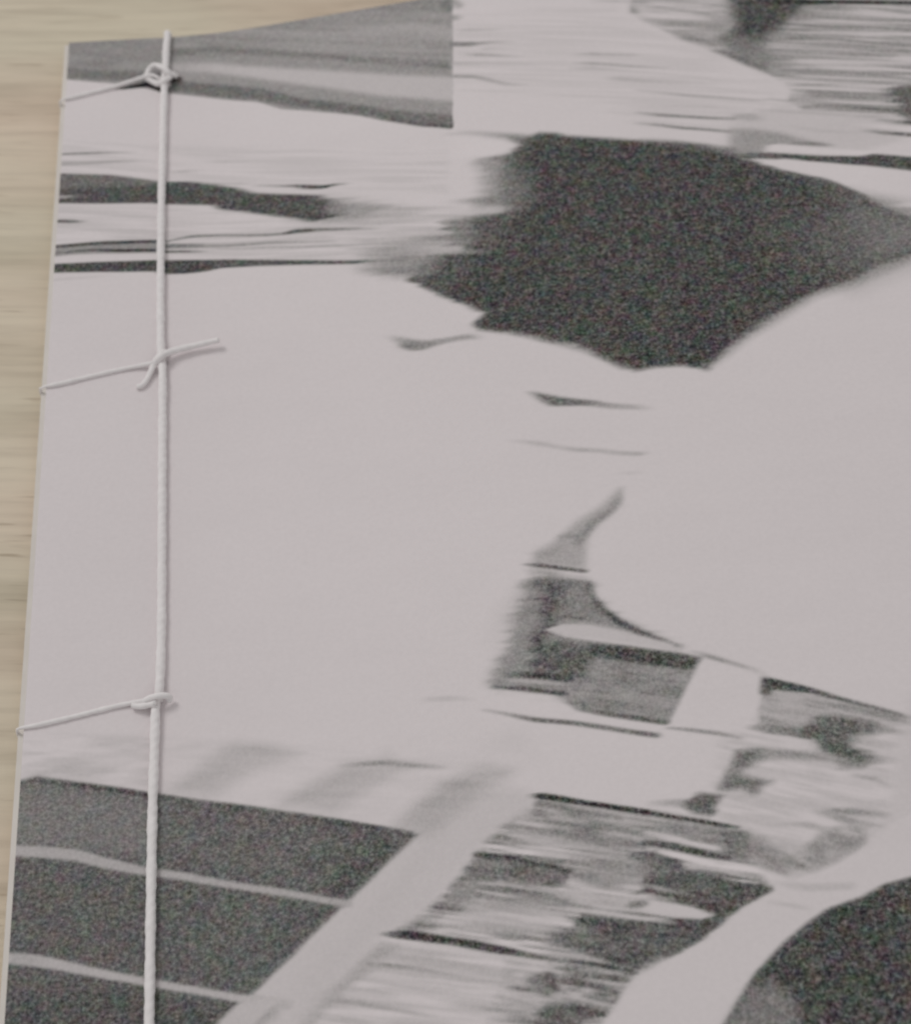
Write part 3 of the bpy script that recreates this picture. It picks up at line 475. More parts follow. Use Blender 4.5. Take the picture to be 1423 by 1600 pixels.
 ('L',[(61.3,-171.24,0.45,0.6),(64.99,-172.07,0.63,1),(69.02,-173.29,0.63,1),(72.6,-174.61,0.72,0.7),(73.75,-175.27,0.71,0.4)],106,0.2,1.0,0.93),
 ('P',[(60.95,-170.5),(61.17,-172.68),(58.61,-173.29),(56.57,-172.68),(57.96,-170.97),(59.73,-169.99)],128,0.58,0.9,0.0,0.93),
 ('L',[(56.55,-172.93,0.89,0.7),(59.01,-173.51,0.71,0.6),(64.72,-174.77,0.62,0.3)],113,0.37,1.0,0.93),
 ('P',[(61.19,-172.43),(68.13,-173.86),(73.66,-176.02),(71.9,-177.06),(69.27,-178.56),(61.94,-177.95),(56.35,-175.46),(58.96,-174.1)],178,1.16,0.75,0.0,0.92),
 ('L',[(52.25,-174.5,0.8,0.6),(56.45,-174.2,1.07,0.5)],130,0.46,1.0,0.92),
 ('P',[(81.32,-169.2),(84.62,-169.36),(87.28,-170.92),(87.79,-172.45),(93.57,-174.6),(98.65,-175.79),(98.62,-176.38),(96.27,-177.29),(94.11,-178.04),(92.31,-179.16),(89.75,-181.01),(88.23,-181.98),(84.91,-183.22),(82.65,-183.35),(80.11,-182.64),(75.66,-179.62),(81.53,-178.28),(90.61,-178.71),(86.71,-176.23),(82.86,-174.65),(82.24,-173.3),(84.1,-171.81)],84,0.29,1,0.51,0.93),
 ('P',[(81.57,-169.23),(84.43,-169.51),(86.65,-171.27),(87.3,-173.5),(83.11,-172.98),(82.54,-171.18)],112,0.59,0.7,0.0,0.94),
 ('L',[(82.23,-173.38,0.45,0.6),(84.55,-174.35,0.54,1),(87.98,-175.37,0.36,0.7)],156,0.17,1.0,0.93),
 ('L',[(81.24,-174.54,0.45,0.5),(82.89,-174.49,0.54,0.9)],76,0.23,1.0,0.93),
 ('P',[(81.95,-175.3),(83.77,-175.7),(88.12,-177.08),(90.86,-178.66),(88.95,-179.01),(84.04,-177.75),(81.72,-176.96)],182,0.29,1.0,0.0,0.93),
 ('L',[(80.62,-176.07,0.8,0.7),(82.26,-176.02,0.8,0.7)],79,0.37,1.0,0.93),
 ('L',[(72.09,-175.4,0.62,0.6),(76.07,-176.42,0.71,1),(81.58,-177.95,0.71,1),(85.47,-179.01,0.53,0.5)],181,0.18,1.0,0.92),
 ('P',[(74.84,-176.43),(78.41,-177.3),(84.64,-179.16),(90.26,-179.34),(92.14,-179.22),(89.13,-181.35),(84.82,-183.29),(82.0,-183.44),(79.43,-184.58),(77.2,-183.34),(73.03,-181.19),(71.56,-179.93),(73.76,-178.55)],86,0.43,1,0.83,0.92),
 ('P',[(68.79,-179.16),(71.75,-178.29),(74.62,-178.24),(75.51,-180.84),(73.01,-181.35)],118,0.77,0.8,1.0,0.92),
 ('L',[(81.2,-180.56,1.06,0.4),(85.04,-181.85,1.41,0.6)],112,0.55,1.0,0.92),
 ('P',[(82.46,-183.01),(85.65,-183.06),(83.96,-183.67),(81.4,-184.82),(79.32,-185.38)],150,0.57,0.8,0.0,0.91),
 ('L',[(48.41,-175.53,0.44,0.8),(51.31,-176.08,1.15,1),(53.76,-176.73,1.06,1),(57.01,-177.65,0.97,1),(60.23,-178.65,1.06,1),(64.21,-179.9,0.88,1),(67.38,-180.88,0.7,0.6),(70.54,-181.69,0.61,0.5)],66,0.18,1.0,0.92),
 ('L',[(50.53,-175.13,0.53,0.6),(55.48,-175.94,0.53,0.4)],115,0.28,1.0,0.92),
 ('L',[(69.01,-180.84,0.53,0.5),(72.93,-181.99,0.53,0.8),(76.82,-183.13,0.53,0.6)],177,0.18,1.0,0.91),
 ('L',[(71.32,-181.95,0.7,0.4),(74.45,-182.84,0.61,0.8),(77.14,-183.74,0.61,1),(79.83,-184.63,0.44,0.6)],63,0.23,1.0,0.91),
 ('X',[(47.92,-176.9),(66.52,-181.35),(72.72,-183.76),(68.04,-189.57),(67.19,-197.18),(34.93,-193.43),(38.43,-185.17),(45.24,-180.31)],163,188,0.66,0.7,-0.245,7.4,0.82,51),
 ('L',[(45.48,-178.93,0.44,0.6),(48.58,-179.74,0.61,1),(51.84,-180.57,0.53,0.9),(56.66,-181.99,0.52,0.5),(59.85,-182.96,0.35,0.2)],127,0.18,1.0,0.91),
 ('L',[(56.62,-182.56,0.44,0.2),(63.01,-183.85,0.61,0.5),(66.18,-184.56,0.7,0.6)],147,0.27,1.0,0.9),
 ('L',[(38.5,-182.92,0.52,0.5),(41.79,-183.4,0.61,0.8),(45.85,-184.47,0.52,0.7),(52.27,-186.23,0.43,0.2)],136,0.22,1.0,0.9),
 ('P',[(47.92,-176.9),(50.37,-177.64),(47.75,-179.8),(43.5,-182.15),(39.22,-186.07),(34.16,-191.79),(33.42,-188.57),(37.61,-185.07),(41.89,-181.13),(46.19,-177.94)],150,0.85,0.85,0.0,0.9),
 ('L',[(40.17,-182.55,1.21,0.6),(41.87,-181.53,1.22,0.5),(43.94,-181.38,1.05,0.2)],134,0.45,1.0,0.9),
 ('L',[(36.79,-184.97,1.21,0.6),(38.88,-184.02,1.04,0.5)],138,0.45,1.0,0.89),
 ('L',[(56.42,-184.97,0.43,0.1),(61.12,-186.75,0.86,0.5),(66.55,-188.6,1.21,0.5)],152,0.36,1.0,0.9),
 ('P',[(65.82,-184.11),(67.11,-183.38),(69.7,-183.38),(70.88,-184.34),(70.87,-185.79),(69.34,-186.56),(67.68,-185.55),(66.14,-184.96)],92,0.57,1,0.66,0.9),
 ('L',[(64.56,-184.6,0.61,0.7),(66.92,-185.14,0.7,0.8)],72,0.27,1.0,0.9),
 ('X',[(69.72,-181.75),(78.65,-184.49),(79.21,-186.17),(76.16,-188.19),(70.76,-186.73)],96,172,0.41,0.85,-0.268,3.3,0.66,61),
 ('L',[(73.12,-183.81,0.52,0.6),(76.59,-184.88,0.61,0.9),(79.3,-185.53,0.52,0.5)],99,0.23,1.0,0.91),
 ('L',[(69.62,-186.19,0.61,0.8),(72.32,-187.08,0.78,1),(76.53,-188.39,0.69,0.8),(78.78,-189.29,0.52,0.2)],177,0.2,1.0,0.9),
 ('P',[(67.51,-187.13),(70.7,-187.21),(73.77,-188.21),(75.88,-189.1),(74.37,-189.71),(72.35,-190.09),(71.03,-197.62),(63.33,-196.73),(66.47,-189.38)],90,0.65,0.95,0.98,0.89),
 ('L',[(72.09,-188.96,0.86,0.6),(75.22,-189.26,0.69,0.9)],70,0.27,1.0,0.89),
 ('L',[(61.78,-188.34,0.86,0.4),(66.5,-189.07,1.2,0.6)],120,0.45,1.0,0.89),
 ('X',[(73.91,-177.32),(89.34,-180.05),(84.84,-183.13),(79.45,-184.43),(73.05,-181.03),(69.95,-179.72)],74,128,0.5,0.45,-0.26,2.8,0.58,81),
 ('X',[(60.83,-166.98),(73.47,-170.78),(71.59,-172.6),(61.82,-170.18)],76,120,0.43,0.35,-0.261,2.6,0.6,83),
 ('X',[(85.1,-170.64),(93.54,-174.77),(98.11,-176.07),(92.34,-179.0),(86.75,-175.98)],74,112,0.42,0.4,-0.293,2.9,0.59,85),
 ('X',[(64.1,-181.04),(79.43,-184.58),(76.83,-189.06),(75.07,-190.42),(60.94,-188.71)],84,186,0.65,0.25,-0.257,3.6,0.57,87),
 ('X',[(64.18,-162.98),(82.84,-169.05),(82.8,-175.07),(81.65,-177.46),(70.47,-175.18),(57.34,-173.47),(56.65,-171.66)],126,186,0.85,0.22,-0.261,4.7,0.59,89),
 ('X',[(69.89,-160.69),(83.51,-164.36),(96.26,-168.09),(96.07,-171.55),(82.89,-168.7),(70.8,-164.79)],92,178,0.43,0.2,-0.272,3.5,0.52,91),
 ('X',[(48.77,-176.59),(64.91,-181.15),(69.45,-184.16),(64.1,-189.1),(37.58,-185.88),(43.51,-181.74)],150,190,0.82,0.3,-0.246,6.6,0.66,93),
 ('P',[(98.62,-176.38),(101.48,-175.44),(106.51,-174.64),(111.15,-171.98),(114.61,-169.31),(118.07,-167.92),(129.53,-167.4),(127.55,-175.04),(116.12,-176.36),(109.46,-178.34),(104.97,-179.44),(98.84,-182.96),(92.4,-189.21),(88.44,-195.05),(84.7,-199.16),(69.5,-197.44),(75.95,-189.74),(79.32,-185.38),(84.89,-183.38),(89.72,-181.17),(94.09,-178.2)],184,0.48,0.95,0.0,0.42),
 ('L',[(99.06,-175.33,0.72,0.2),(102.9,-176.45,0.9,0.5),(108.49,-176.81,0.9,0.4)],154,0.37,1.0,0.42),
 ('L',[(97.81,-177.72,0.45,0.2),(100.87,-178.57,0.54,0.5),(102.75,-179.28,0.45,0.2)],156,0.28,1.0,0.42),
 ('P',[(127.77,-174.2),(116.1,-176.45),(112.74,-177.02),(109.46,-178.34),(104.97,-179.44),(101.93,-181.01),(98.84,-182.96),(96.78,-184.59),(94.6,-186.6),(92.4,-189.21),(90.14,-191.93),(84.7,-199.16),(120.35,-202.83)],74,0.43,1.0,0.0,0.42),
 ('P',[(93.52,-188.23),(96.36,-187.75),(99.06,-190.02),(98.85,-193.12),(95.93,-200.37),(84.7,-199.16),(90.1,-192.16)],126,1.12,0.8,0.0,0.41),
 ('P',[(62.67,-155.89),(70.13,-159.26),(69.37,-162.34),(65.44,-163.15),(60.85,-166.8),(57.58,-170.48),(53.08,-174.61),(48.81,-175.92),(43.55,-180.92),(38.42,-185.33),(31.72,-193.07),(18.96,-191.84),(27.76,-184.75),(31.92,-180.89),(53.64,-162.78)],176,1.06,0.9,0.0,0.42),
 ('L',[(57.29,-163.38,1.46,0.5),(49.02,-172.37,2.68,0.5),(38.55,-181.53,2.61,0.5)],170,1.48,0.6,0.42),
 ('P',[(-2.8,-148.97),(-0.18,-149.09),(2.41,-148.44),(4.01,-148.86),(8.61,-150.09),(14.77,-151.55),(18.72,-152.63),(27.93,-154.77),(35.84,-156.91),(45.4,-159.91),(54.07,-162.84),(49.09,-166.8),(31.92,-180.89),(27.76,-184.59),(20.54,-191.98),(-3.2,-190.04)],94,0.49,1.0,0.0,0.43),
 ('P',[(-2.76,-149.55),(7.76,-150.79),(14.8,-152.59),(20.05,-153.97),(19.3,-162.18),(11.59,-160.64),(-2.16,-158.62)],118,2.0,0.85,0.0,0.43),
 ('P',[(18.31,-154.29),(32.3,-157.63),(41.0,-160.66),(39.02,-167.56),(27.87,-164.82),(18.44,-162.11)],103,2.38,0.6,0.0,0.43),
 ('P',[(-0.79,-179.05),(11.37,-178.39),(33.52,-183.77),(20.54,-191.98),(-3.2,-190.04)],80,2.25,0.7,0.0,0.41),
 ('L',[(1.99,-148.79,0.56,0.7),(8.62,-150.38,0.65,0.8),(14.78,-151.83,0.65,0.8),(23.54,-153.92,0.65,0.7),(35.84,-157.18,0.65,0.7),(45.39,-160.09,0.74,0.8),(53.04,-162.7,0.92,0.9)],65,0.24,1.0,0.44),
 ('L',[(48.68,-163.54,3.65,0.5),(44.59,-167.87,3.25,0.5),(40.6,-171.26,2.14,0.4)],80,1.31,1.0,0.43),
 ('L',[(-2.13,-159.07,1.46,1),(3.02,-159.67,1.64,1),(8.17,-160.55,1.55,1),(13.34,-162.32,1.45,1),(17.62,-163.57,1.18,1),(22.74,-164.74,1.08,1),(27.87,-166.24,0.99,1),(33.85,-167.93,0.99,1),(38.96,-169.48,0.99,1),(44.43,-171.16,1.07,0.9)],158,0.3,1.0,0.43),
 ('L',[(-1.14,-173.77,1.58,0.9),(3.0,-174.45,1.58,0.9),(5.5,-174.99,1.49,1),(10.48,-176.49,1.22,1),(15.44,-177.81,1.05,1),(20.37,-179.13,1.04,1),(26.13,-180.75,1.04,1),(31.07,-182.02,1.21,1),(36.01,-183.26,1.21,0.8)],164,0.29,1.0,0.41),
 ('L',[(2.51,-150.36,1.12,0.3),(5.1,-149.81,0.93,0.5)],110,0.48,1.0,0.44),
 ('P',[(29.58,-182.27),(32.73,-182.05),(35.2,-182.34),(31.85,-185.19),(26.12,-189.37),(26.94,-184.51)],172,0.47,1.0,0.0,0.41),
 ('P',[(1.53,-148.37),(4.55,-147.47),(6.72,-146.87),(10.26,-147.55),(14.67,-147.52),(12.94,-148.73),(9.48,-149.97),(4.18,-148.78)],158,0.71,0.85,0.0,2.3),
 ('X',[(-0.6,-142.18),(18.13,-143.71),(18.27,-151.93),(-0.24,-148.03)],168,190,0.89,0.6,-0.083,6.2,1.06,71),
 ('P',[(20.2,-152.38),(26.62,-153.96),(31.7,-150.6),(38.74,-149.1),(34.28,-146.99),(29.6,-145.88),(25.12,-148.27)],163,1.42,0.85,0.0,2.3),
 ('L',[(28.16,-146.48,0.76,0.3),(32.47,-147.42,0.94,0.6),(38.02,-148.99,0.57,0.1)],145,0.49,1.0,2.31),
 ('L',[(22.65,-151.66,1.3,0.3),(26.18,-150.12,1.5,0.45),(29.76,-148.23,1.32,0.3)],154,0.87,1.0,2.3),
 ('P',[(34.97,-156.32),(43.29,-158.23),(49.17,-154.98),(54.57,-153.12),(49.37,-151.42),(44.92,-151.34),(40.03,-153.29)],162,1.52,0.85,0.0,2.29),
 ('L',[(36.77,-155.45,0.93,0.3),(40.33,-155.03,1.49,0.5),(46.64,-152.64,1.31,0.4)],150,0.87,1.0,2.28),
 ('L',[(44.47,-151.56,0.66,0.3),(47.57,-151.82,0.66,0.6),(50.23,-151.92,0.56,0.9),(53.71,-152.81,0.47,1),(57.17,-153.69,0.37,0.8),(58.88,-154.22,0.28,0.1)],117,0.21,1.0,2.3),
 ('L',[(50.63,-149.69,0.57,0.2),(50.72,-151.04,0.66,0.6),(50.23,-151.92,0.75,0.7)],145,0.39,1.0,2.31),
 ('P',[(50.52,-161.62),(55.42,-163.21),(62.13,-159.05),(67.47,-155.74),(63.69,-154.26),(60.58,-154.93),(55.47,-157.74)],158,1.51,0.9,0.0,2.28),
 ('L',[(57.88,-155.86,0.56,0.2),(59.76,-156.4,0.84,0.7),(62.33,-156.86,0.65,0.3)],127,0.48,1.0,2.29),
 ('L',[(53.19,-160.54,1.29,0.3),(56.81,-158.48,1.67,0.5),(59.99,-156.72,1.3,0.4)],142,0.87,1.0,2.27),
 ('L',[(64.35,-151.89,2.83,0.2),(67.9,-151.46,3.78,0.3),(70.29,-153.7,2.83,0.2)],172,1.96,1.0,2.32),
 ('X',[(18.13,-143.71),(64.22,-153.3),(67.16,-158.84),(53.1,-161.89),(18.28,-152.4)],170,190,1.23,0.22,-0.196,7.0,0.88,73),
 ('L',[(17.29,-146.38,0.75,0.2),(23.5,-145.67,0.94,0.4),(30.69,-145.82,0.76,0.2)],172,0.49,1.0,2.32),
]

_rng = np.random.default_rng(7)
_tab = _rng.random((256, 256)).astype(np.float32)

def vnoise(x, y, seed):
    x = x + seed * 17.31
    y = y + seed * 5.77
    xi = np.floor(x).astype(np.int32); yi = np.floor(y).astype(np.int32)
    fx = x - xi; fy = y - yi
    fx = fx * fx * (3 - 2 * fx); fy = fy * fy * (3 - 2 * fy)
    t = lambda a, b_: _tab[(a + 37 * (b_ >> 8)) & 255, b_ & 255]
    v0 = t(xi, yi) * (1 - fx) + t(xi + 1, yi) * fx
    v1 = t(xi, yi + 1) * (1 - fx) + t(xi + 1, yi + 1) * fx
    return v0 * (1 - fy) + v1 * fy

def sdf(pts, X, Y):
    d2 = np.full(X.shape, 1e9, np.float32)
    inside = np.zeros(X.shape, bool)
    n = len(pts)
    for i in range(n):
        x0, y0 = pts[i]; x1, y1 = pts[(i + 1) % n]
        ex, ey = x1 - x0, y1 - y0
        t = np.clip(((X - x0) * ex + (Y - y0) * ey) / max(ex * ex + ey * ey, 1e-9), 0, 1)
        d2 = np.minimum(d2, (X - x0 - t * ex) ** 2 + (Y - y0 - t * ey) ** 2)
        if y0 != y1:
            c = ((y0 > Y) != (y1 > Y)) & (X < (x1 - x0) * (Y - y0) / (y1 - y0) + x0)
            inside ^= c
    d = np.sqrt(d2)
    return np.where(inside, -d, d)

def sstep(t):
    t = np.clip(t, 0, 1)
    return t * t * (3 - 2 * t)

def smear(m, length):
    k = max(1, int(round(length / (STEP * 1000) / 2)))
    c = np.concatenate([np.repeat(m[:, :1], k + 1, 1), m, np.repeat(m[:, -1:], k, 1)], 1)
    c = np.cumsum(c, 1, dtype=np.float64)
    return ((c[:, 2 * k + 1:] - c[:, :-2 * k - 1]) / (2 * k + 1)).astype(np.float32)

def print_tone(X, Y, xs, ys):
    G = np.full(X.shape, 187.0, np.float32)
    # gentle wander of every traced edge so that none is ruler-clean
    WX = X + 0.22 * (vnoise(X / 5, Y / 1.6, 1) - .5)
    WY = Y + 0.18 * (vnoise(X / 6, Y / 3, 3) - .5)
    for lay in PRINT:
        k, pts = lay[0], lay[1]
        if k == 'P':
            g, soft, a, fr, mb = lay[2:7]; pad = 1.5 * soft + fr + 1.5 * mb + 1
        elif k == 'L':
            g, soft, a, mb = lay[2:6]; pad = soft + max(p[2] for p in pts) + 1.5 * mb + 1
        else:
            g0, g1, soft, a, sl, lx, ly, seed = lay[2:10]; pad = 1.5 * soft + 1; mb = 0
        px = [p[0] for p in pts]; py = [p[1] for p in pts]
        i0, i1 = np.searchsorted(xs, [min(px) - pad, max(px) + pad])
        j0, j1 = np.searchsorted(ys, [min(py) - pad, max(py) + pad])
        if i1 <= i0 or j1 <= j0:
            continue
        S = (slice(j0, j1), slice(i0, i1))
        x, y = WX[S], WY[S]
        if k == 'L':
            cov = np.zeros(x.shape, np.float32)
            for (xa, ya, wa, aa), (xb, yb, wb, ab) in zip(pts[:-1], pts[1:]):
                ex, ey = xb - xa, yb - ya
                t = np.clip(((x - xa) * ex + (y - ya) * ey) / max(ex * ex + ey * ey, 1e-9), 0, 1)
                d = np.hypot(x - xa - t * ex, y - ya - t * ey)
                w = wa + (wb - wa) * t
                cov = np.maximum(cov, (aa + (ab - aa) * t) * sstep((w / 2 + soft - d) / (2 * soft)))
            m = a * cov
        else:
            if k == 'P' and fr > 0:
                x = x + fr * (2 * vnoise(X[S] / 6, (Y[S] + 0.1 * X[S]) / 0.55, 9) - 1)
            d = sdf(pts, x, y)
            m = a * sstep((soft - d) / (2 * soft))
            if k == 'X':
                yy = Y[S] - sl * X[S]
                nz = 0.6 * vnoise(X[S] / lx, yy / ly, seed) + 0.4 * vnoise(2 * X[S] / lx, 2.3 * yy / ly, seed + 1)
                g = g0 + (g1 - g0) * sstep((nz - .2) / .6)
        if mb > 0.15:
            # the camera swing that blurred the printed photo: smear along x, uneven from line to line
            m = smear(smear(m, mb), 0.6 * mb)
        G[S] = G[S] * (1 - m) + g * m
    return G / 255.0

# cover sheet: a fine grid (so the print has its detail) with edge and underside
ns, nv = int(W / STEP), int(LEN / STEP)
ss = np.linspace(0, W, ns + 1); vv = np.linspace(-LEN, 0, nv + 1)
SS, VV = np.meshgrid(ss.astype(np.float32), vv.astype(np.float32))
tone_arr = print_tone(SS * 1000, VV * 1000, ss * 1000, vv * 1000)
UU = u_of(SS)
# paper is never perfectly flat: slow, shallow waves away from the stitching
wav = 0.00016 * np.sin(VV * 38 + 0.6) * np.clip((UU - 0.02) / 0.08, 0, 1)
ZZ = T + z_of(UU) + wav
# the stitches pull the paper down at the sewing holes and a little along the line
for hx, hy in ((17.7, -12.1), (18.2, -77.6), (18.7, -138.4), (18.9, -201.5)):
    ZZ = ZZ - 0.00038 * np.exp(-(((SS * 1000 - hx) / 1.6) ** 2 + ((VV * 1000 - hy) / 2.2) ** 2))
ZZ = ZZ - 0.00010 * np.exp(-((SS * 1000 - 18.2) / 1.8) ** 2)
top = np.stack([UU, VV, ZZ], -1).reshape(-1, 3)
nx, ny = ns + 1, nv + 1
idx = np.arange(nx * ny).reshape(ny, nx)
quads = np.stack([idx[:-1, :-1], idx[:-1, 1:], idx[1:, 1:], idx[1:, :-1]], -1).reshape(-1, 4)
# sewing holes pierced through the cover under the knots
cx_ = (SS[:-1, :-1].ravel() * 1000 + STEP * 500); cy_ = (VV[:-1, :-1].ravel() * 1000 + STEP * 500)
keep = np.ones(len(quads), bool)
for hx, hy in ((18.1, -12.3), (18.2, -77.4), (18.9, -138.4), (18.9, -201.5)):
    keep &= ((cx_ - hx) / 1.15) ** 2 + ((cy_ - hy) / 0.75) ** 2 > 1
quads = quads[keep]
loop = np.concatenate([idx[0, :], idx[1:, -1], idx[-1, -2::-1], idx[-2:0:-1, 0]])
PT = 0.00030
low = top[loop] - np.array([0, 0, PT])
li = np.arange(len(loop)) + nx * ny
nxt = np.roll(np.arange(len(loop)), -1)
skirt = np.stack([loop, li, li[nxt], loop[nxt]], -1)
# coarse underside
cs = np.linspace(0, ns, 40).astype(int); cv_ = np.linspace(0, nv, 20).astype(int)
und = top.reshape(ny, nx, 3)[np.ix_(cv_, cs)].reshape(-1, 3) - np.array([0, 0, PT])
ui = np.arange(len(und)).reshape(len(cv_), len(cs)) + nx * ny + len(loop)
uq = np.stack([ui[:-1, :-1], ui[1:, :-1], ui[1:, 1:], ui[:-1, 1:]], -1).reshape(-1, 4)
V = np.concatenate([top, low, und]).astype(np.float32)
Fq = np.concatenate([quads, skirt, uq]).astype(np.int32)
me = bpy.data.meshes.new("front_cover")
me.vertices.add(len(V)); me.vertices.foreach_set('co', V.ravel())
me.loops.add(Fq.size); me.loops.foreach_set('vertex_index', Fq.ravel())
me.polygons.add(len(Fq))
me.polygons.foreach_set('loop_start', np.arange(0, Fq.size, 4, dtype=np.int32))
sm = np.zeros(len(Fq), bool); sm[:len(quads)] = True
me.polygons.foreach_set('use_smooth', sm)
me.update(calc_edges=True)
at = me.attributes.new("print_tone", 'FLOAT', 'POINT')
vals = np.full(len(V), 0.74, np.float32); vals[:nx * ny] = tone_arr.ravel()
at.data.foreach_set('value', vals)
me.materials.append(cover_m)
cover = bpy.data.objects.new("front_cover", me)
COL.objects.link(cover); cover.parent = book
cover["label"] = "white front cover printed with a blurred black-and-white photograph"

# leaves under the cover, each a bent sheet with thickness, fanning open a little
def sheet(name, u0, u1, v0, v1, z0, liftf, thick, mat, wob=0.0):
    us = np.concatenate([np.linspace(u0, 0.018, 4), np.linspace(0.018, u1, 34)[1:]])
    vs = np.linspace(v0, v1, 12)
    n, m = len(us), len(vs)
    vt = []
    for s_ in (0, -thick):
        for v in vs:
            for u in us:
                vt.append((u, v, z0 + s_ + liftf * float(z_of(max(u, 0))) + wob * math.sin(v * 30 + z0 * 4000) * max(0, u - .02)))
    fc = []
    B = n * m
    for j in range(m - 1):
        for i in range(n - 1):
            a = j * n + i
            fc.append((a, a + 1, a + n + 1, a + n)); fc.append((B + a, B + a + n, B + a + n + 1, B + a + 1))
    for i in range(n - 1):
        fc.append((i, B + i, B + i + 1, i + 1)); e = (m - 1) * n + i; fc.append((e, e + 1, B + e + 1, B + e))
    for j in range(m - 1):
        a = j * n; fc.append((a, a + n, B + a + n, B + a)); e = a + n - 1; fc.append((e, B + e, B + e + n, e + n))
    return mesh_obj(name, vt, fc, mat, book)

NL = 8
for k in range(NL):
    z0 = T - PT - 0.00050 - k * 0.00025
    sheet("leaf", -0.00095 + 0.00007 * ((k * 5) % 4), W - 0.0005 * (k % 3), -LEN + 0.0003, 0.0002 - 0.00012 * ((k * 3) % 4),
          z0, 0.93 - 0.85 * (k + .5) / NL, 0.00022, paper, 0.002)
zb = T - PT - 0.00050 - NL * 0.00025
sheet("back_cover", -0.0006, W, -LEN, 0.0, zb, 0.0, zb - 0.00002, paper)

# ------------------------------------------------------------------ binding thread (mm on the cover, height above it)
STITCH_HEAD = [(18.33,-1.21,0.66),(18.18,-3.31,0.68),(18.09,-7.06,0.5),(18.07,-10.86,0.85),(17.93,-12.09,0.6),(17.78,-12.48,-0.1)]
STITCH_UPPER = [(17.94,-11.32,-0.1),(17.96,-13.77,0.6),(17.87,-21.24,0.5),(17.84,-30.84,0.5),(17.81,-44.61,0.48),(17.94,-60.56,0.5),(18.11,-71.56,0.5),(18.31,-76.0,0.7),(18.31,-77.21,-0.1)]
STITCH_LOWER = [(18.31,-77.21,-0.1),(18.55,-79.87,0.6),(18.64,-87.22,0.5),(18.77,-99.52,0.5),(18.91,-112.35,0.5),(19.05,-128.76,0.5),(18.9,-136.82,0.5),(18.65,-138.32,-0.1)]
STITCH_TAIL = [(18.38,-137.99,-0.1),(18.42,-139.85,0.6),(18.35,-146.89,0.5),(18.26,-154.49,0.5),(18.27,-167.19,0.52),(18.33,-184.02,0.5),(18.22,-194.98,0.5),(18.19,-200.25,0.6),(18.02,-201.13,-0.1)]
WRAP_A = [(17.74,-12.42,0.0),(16.91,-11.89,0.8),(15.57,-11.38,1.2),(13.46,-11.83,1.0),(10.86,-12.35,0.6),(8.39,-12.99,0.3),(4.37,-14.1,0.24),(1.18,-15.0,0.24),(-0.3,-15.4,0.26)]
WRAP_B = [(18.25,-77.44,0.2),(17.12,-77.95,0.8),(15.03,-78.07,0.5),(11.92,-78.41,0.26),(7.86,-79.23,0.24),(2.81,-80.38,0.24),(0.21,-80.95,0.26)]
WRAP_C = [(18.7,-138.47,0.2),(17.8,-138.7,0.8),(15.87,-138.49,0.5),(12.69,-138.81,0.26),(7.35,-139.87,0.24),(2.04,-140.83,0.24),(0.11,-141.08,0.26)]
WRAP_D = [(18.06,-201.05,0.2),(16.93,-201.22,0.8),(13.08,-201.47,0.66),(6.99,-202.0,0.66),(0.93,-202.52,0.66),(-0.47,-202.59,0.5)]
KNOT_A = [(14.57,-11.42,0.7),(14.94,-10.26,1.0),(15.67,-9.3,1.3),(16.63,-9.26,1.5),(17.89,-10.6,2.0),(18.93,-11.75,1.9),(19.07,-12.0,1.2),(18.31,-13.28,1.5),(16.95,-13.34,0.9),(15.73,-12.41,0.6),(14.57,-11.42,0.7)]
END_A = [(18.0,-11.51,1.9),(19.02,-11.71,1.7),(19.89,-11.84,1.3),(20.31,-11.88,1.0)]
KNOT_B = [(18.8,-75.43,0.6),(18.4,-76.62,1.3),(17.42,-77.45,0.8),(16.68,-79.34,0.45),(15.99,-81.06,0.4),(15.19,-82.12,0.35),(14.48,-82.19,0.35)]
END_B = [(17.5,-77.69,0.6),(18.44,-77.3,1.5),(20.03,-76.14,1.2),(23.31,-75.35,1.2),(25.93,-75.01,1.5),(27.72,-74.87,1.8)]
KNOT_C = [(16.54,-138.77,0.75),(17.49,-138.42,1.1),(18.74,-138.42,1.7),(19.89,-138.37,1.6),(20.53,-138.52,1.0),(20.22,-138.95,0.7)]
END_C = [(18.57,-139.46,1.6),(17.49,-139.37,1.0),(16.19,-139.34,0.75),(15.1,-139.03,0.7)]

def smooth_path(pts, per=10):
    P_ = [Vector(p) for p in pts]
    P_ = [P_[0] * 2 - P_[1]] + P_ + [P_[-1] * 2 - P_[-2]]
    out = []
    for i in range(1, len(P_) - 2):
        p0, p1, p2, p3 = P_[i - 1:i + 3]
        n = max(3, int((p2 - p1).length / 0.00028))
        for j in range(n):
            t = j / n
            out.append(0.5 * ((2 * p1) + (p2 - p0) * t + (2 * p0 - 5 * p1 + 4 * p2 - p3) * t * t + (3 * p1 - p0 - 3 * p2 + p3) * t ** 3))
    out.append(P_[-2])
    return out

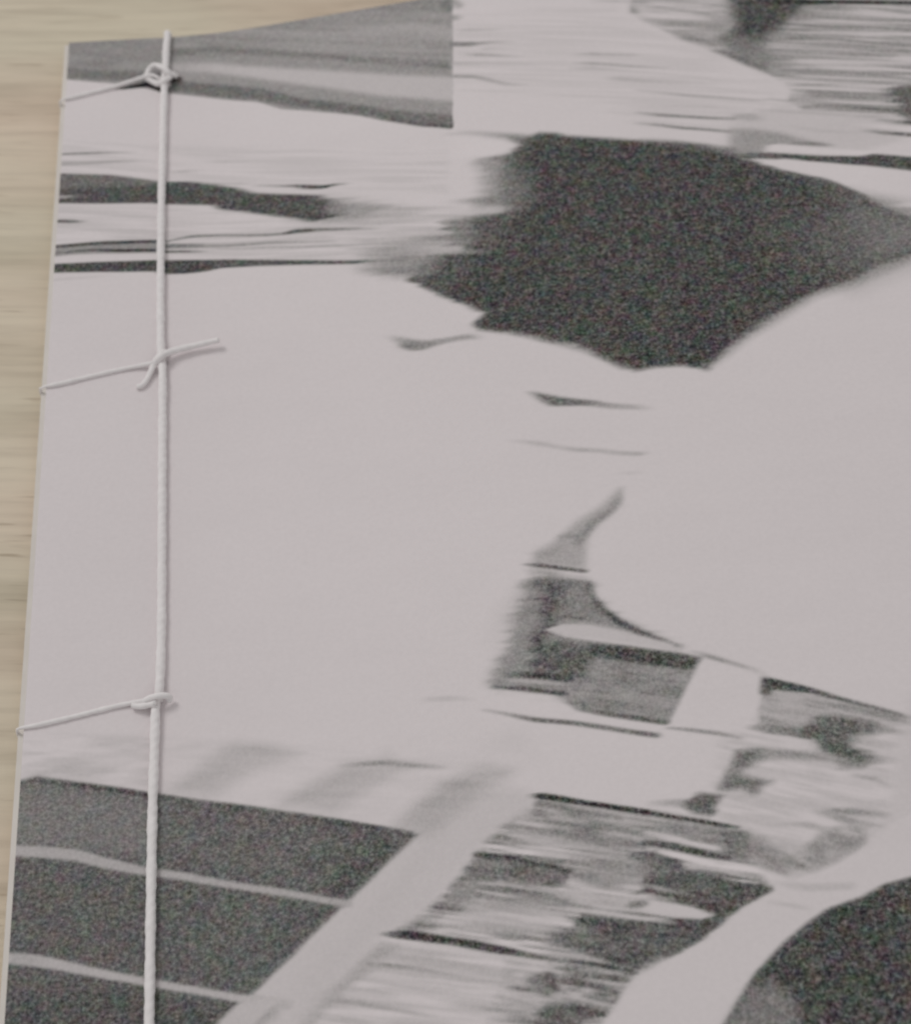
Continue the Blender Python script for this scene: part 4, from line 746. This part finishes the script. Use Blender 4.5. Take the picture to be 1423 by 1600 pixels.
def thread(name, mm, r=0.00068, head=False, spine=False, taper=False, seed=0):
    """three-ply twisted thread swept along a path"""
    pts = [Vector((x / 1000, y / 1000, T + h / 1000)) for x, y, h in mm]
    if head:       # comes up over the head of the book
        x = pts[0].x
        pts = [Vector((x + .0002, .0006, .0004)), Vector((x + .0001, .00075, T * .6)), Vector((x, .0002, T + .0006)), ] + pts
    if spine:      # goes round the spine to the back
        y = pts[-1].y; d = pts[-1] - pts[-2]
        pts = [p for p in pts if p.x > 0.0005] + [Vector((-.0006, y - .00005, T + .00020)), Vector((-.00100, y - .0002, T - .0004)), Vector((-.00108, y - .0003, T * .5)), Vector((-.00105, y - .0004, .0006))]
    path = smooth_path(pts)
    K = 18
    vt, fc = [], []
    nrm = None
    L_ = 0.0
    for i, p in enumerate(path):
        a = path[max(i - 1, 0)]; c = path[min(i + 1, len(path) - 1)]
        tan = (c - a).normalized()
        if nrm is None:
            nrm = tan.orthogonal().normalized()
        nrm = (nrm - tan * nrm.dot(tan)).normalized()
        bn = tan.cross(nrm)
        if i: L_ += (p - path[i - 1]).length
        tw = L_ / 0.0042 * 2 * math.pi
        rr = r * (1 + 0.05 * math.sin(L_ * 900 + seed) + 0.04 * math.sin(L_ * 2300 + 2 * seed))
        if spine and p.x < 0.0012:     # pressed flat where it bends round the spine
            rr *= max(0.55, 1 - 0.45 * (0.0012 - p.x) / 0.0018)
        if taper:
            rr *= 1 - 0.2 * (i / len(path)) ** 3
        for k in range(K):
            an = 2 * math.pi * k / K
            q = rr * (0.94 + 0.09 * abs(math.cos(1.5 * (an - tw))))
            vt.append(p + nrm * (q * math.cos(an)) + bn * (q * math.sin(an)))
    n = len(path)
    for i in range(n - 1):
        for k in range(K):
            fc.append((i * K + k, i * K + (k + 1) % K, (i + 1) * K + (k + 1) % K, (i + 1) * K + k))
    fc.append(tuple(range(K))[::-1]); fc.append(tuple((n - 1) * K + k for k in range(K)))
    return mesh_obj(name, vt, fc, thread_m, book)

for i, (p, kw) in enumerate(((STITCH_HEAD, dict(head=True)), (STITCH_UPPER, {}), (STITCH_LOWER, {}), (STITCH_TAIL, {}))):
    thread("long_stitch", p, seed=i, **kw)
for i, p in enumerate((WRAP_A, WRAP_B, WRAP_C, WRAP_D)):
    thread("spine_wrap_stitch", p, r=0.00036, spine=True, seed=i + 5)
for i, p in enumerate((KNOT_A, KNOT_B, KNOT_C)):
    thread("thread_knot", p, r=(0.00052, 0.00046, 0.00044)[i], seed=i + 10)
for i, p in enumerate((END_A, END_B, END_C)):
    thread("thread_end", p, r=(0.0005, 0.00054, 0.00045)[i], taper=True, seed=i + 15)
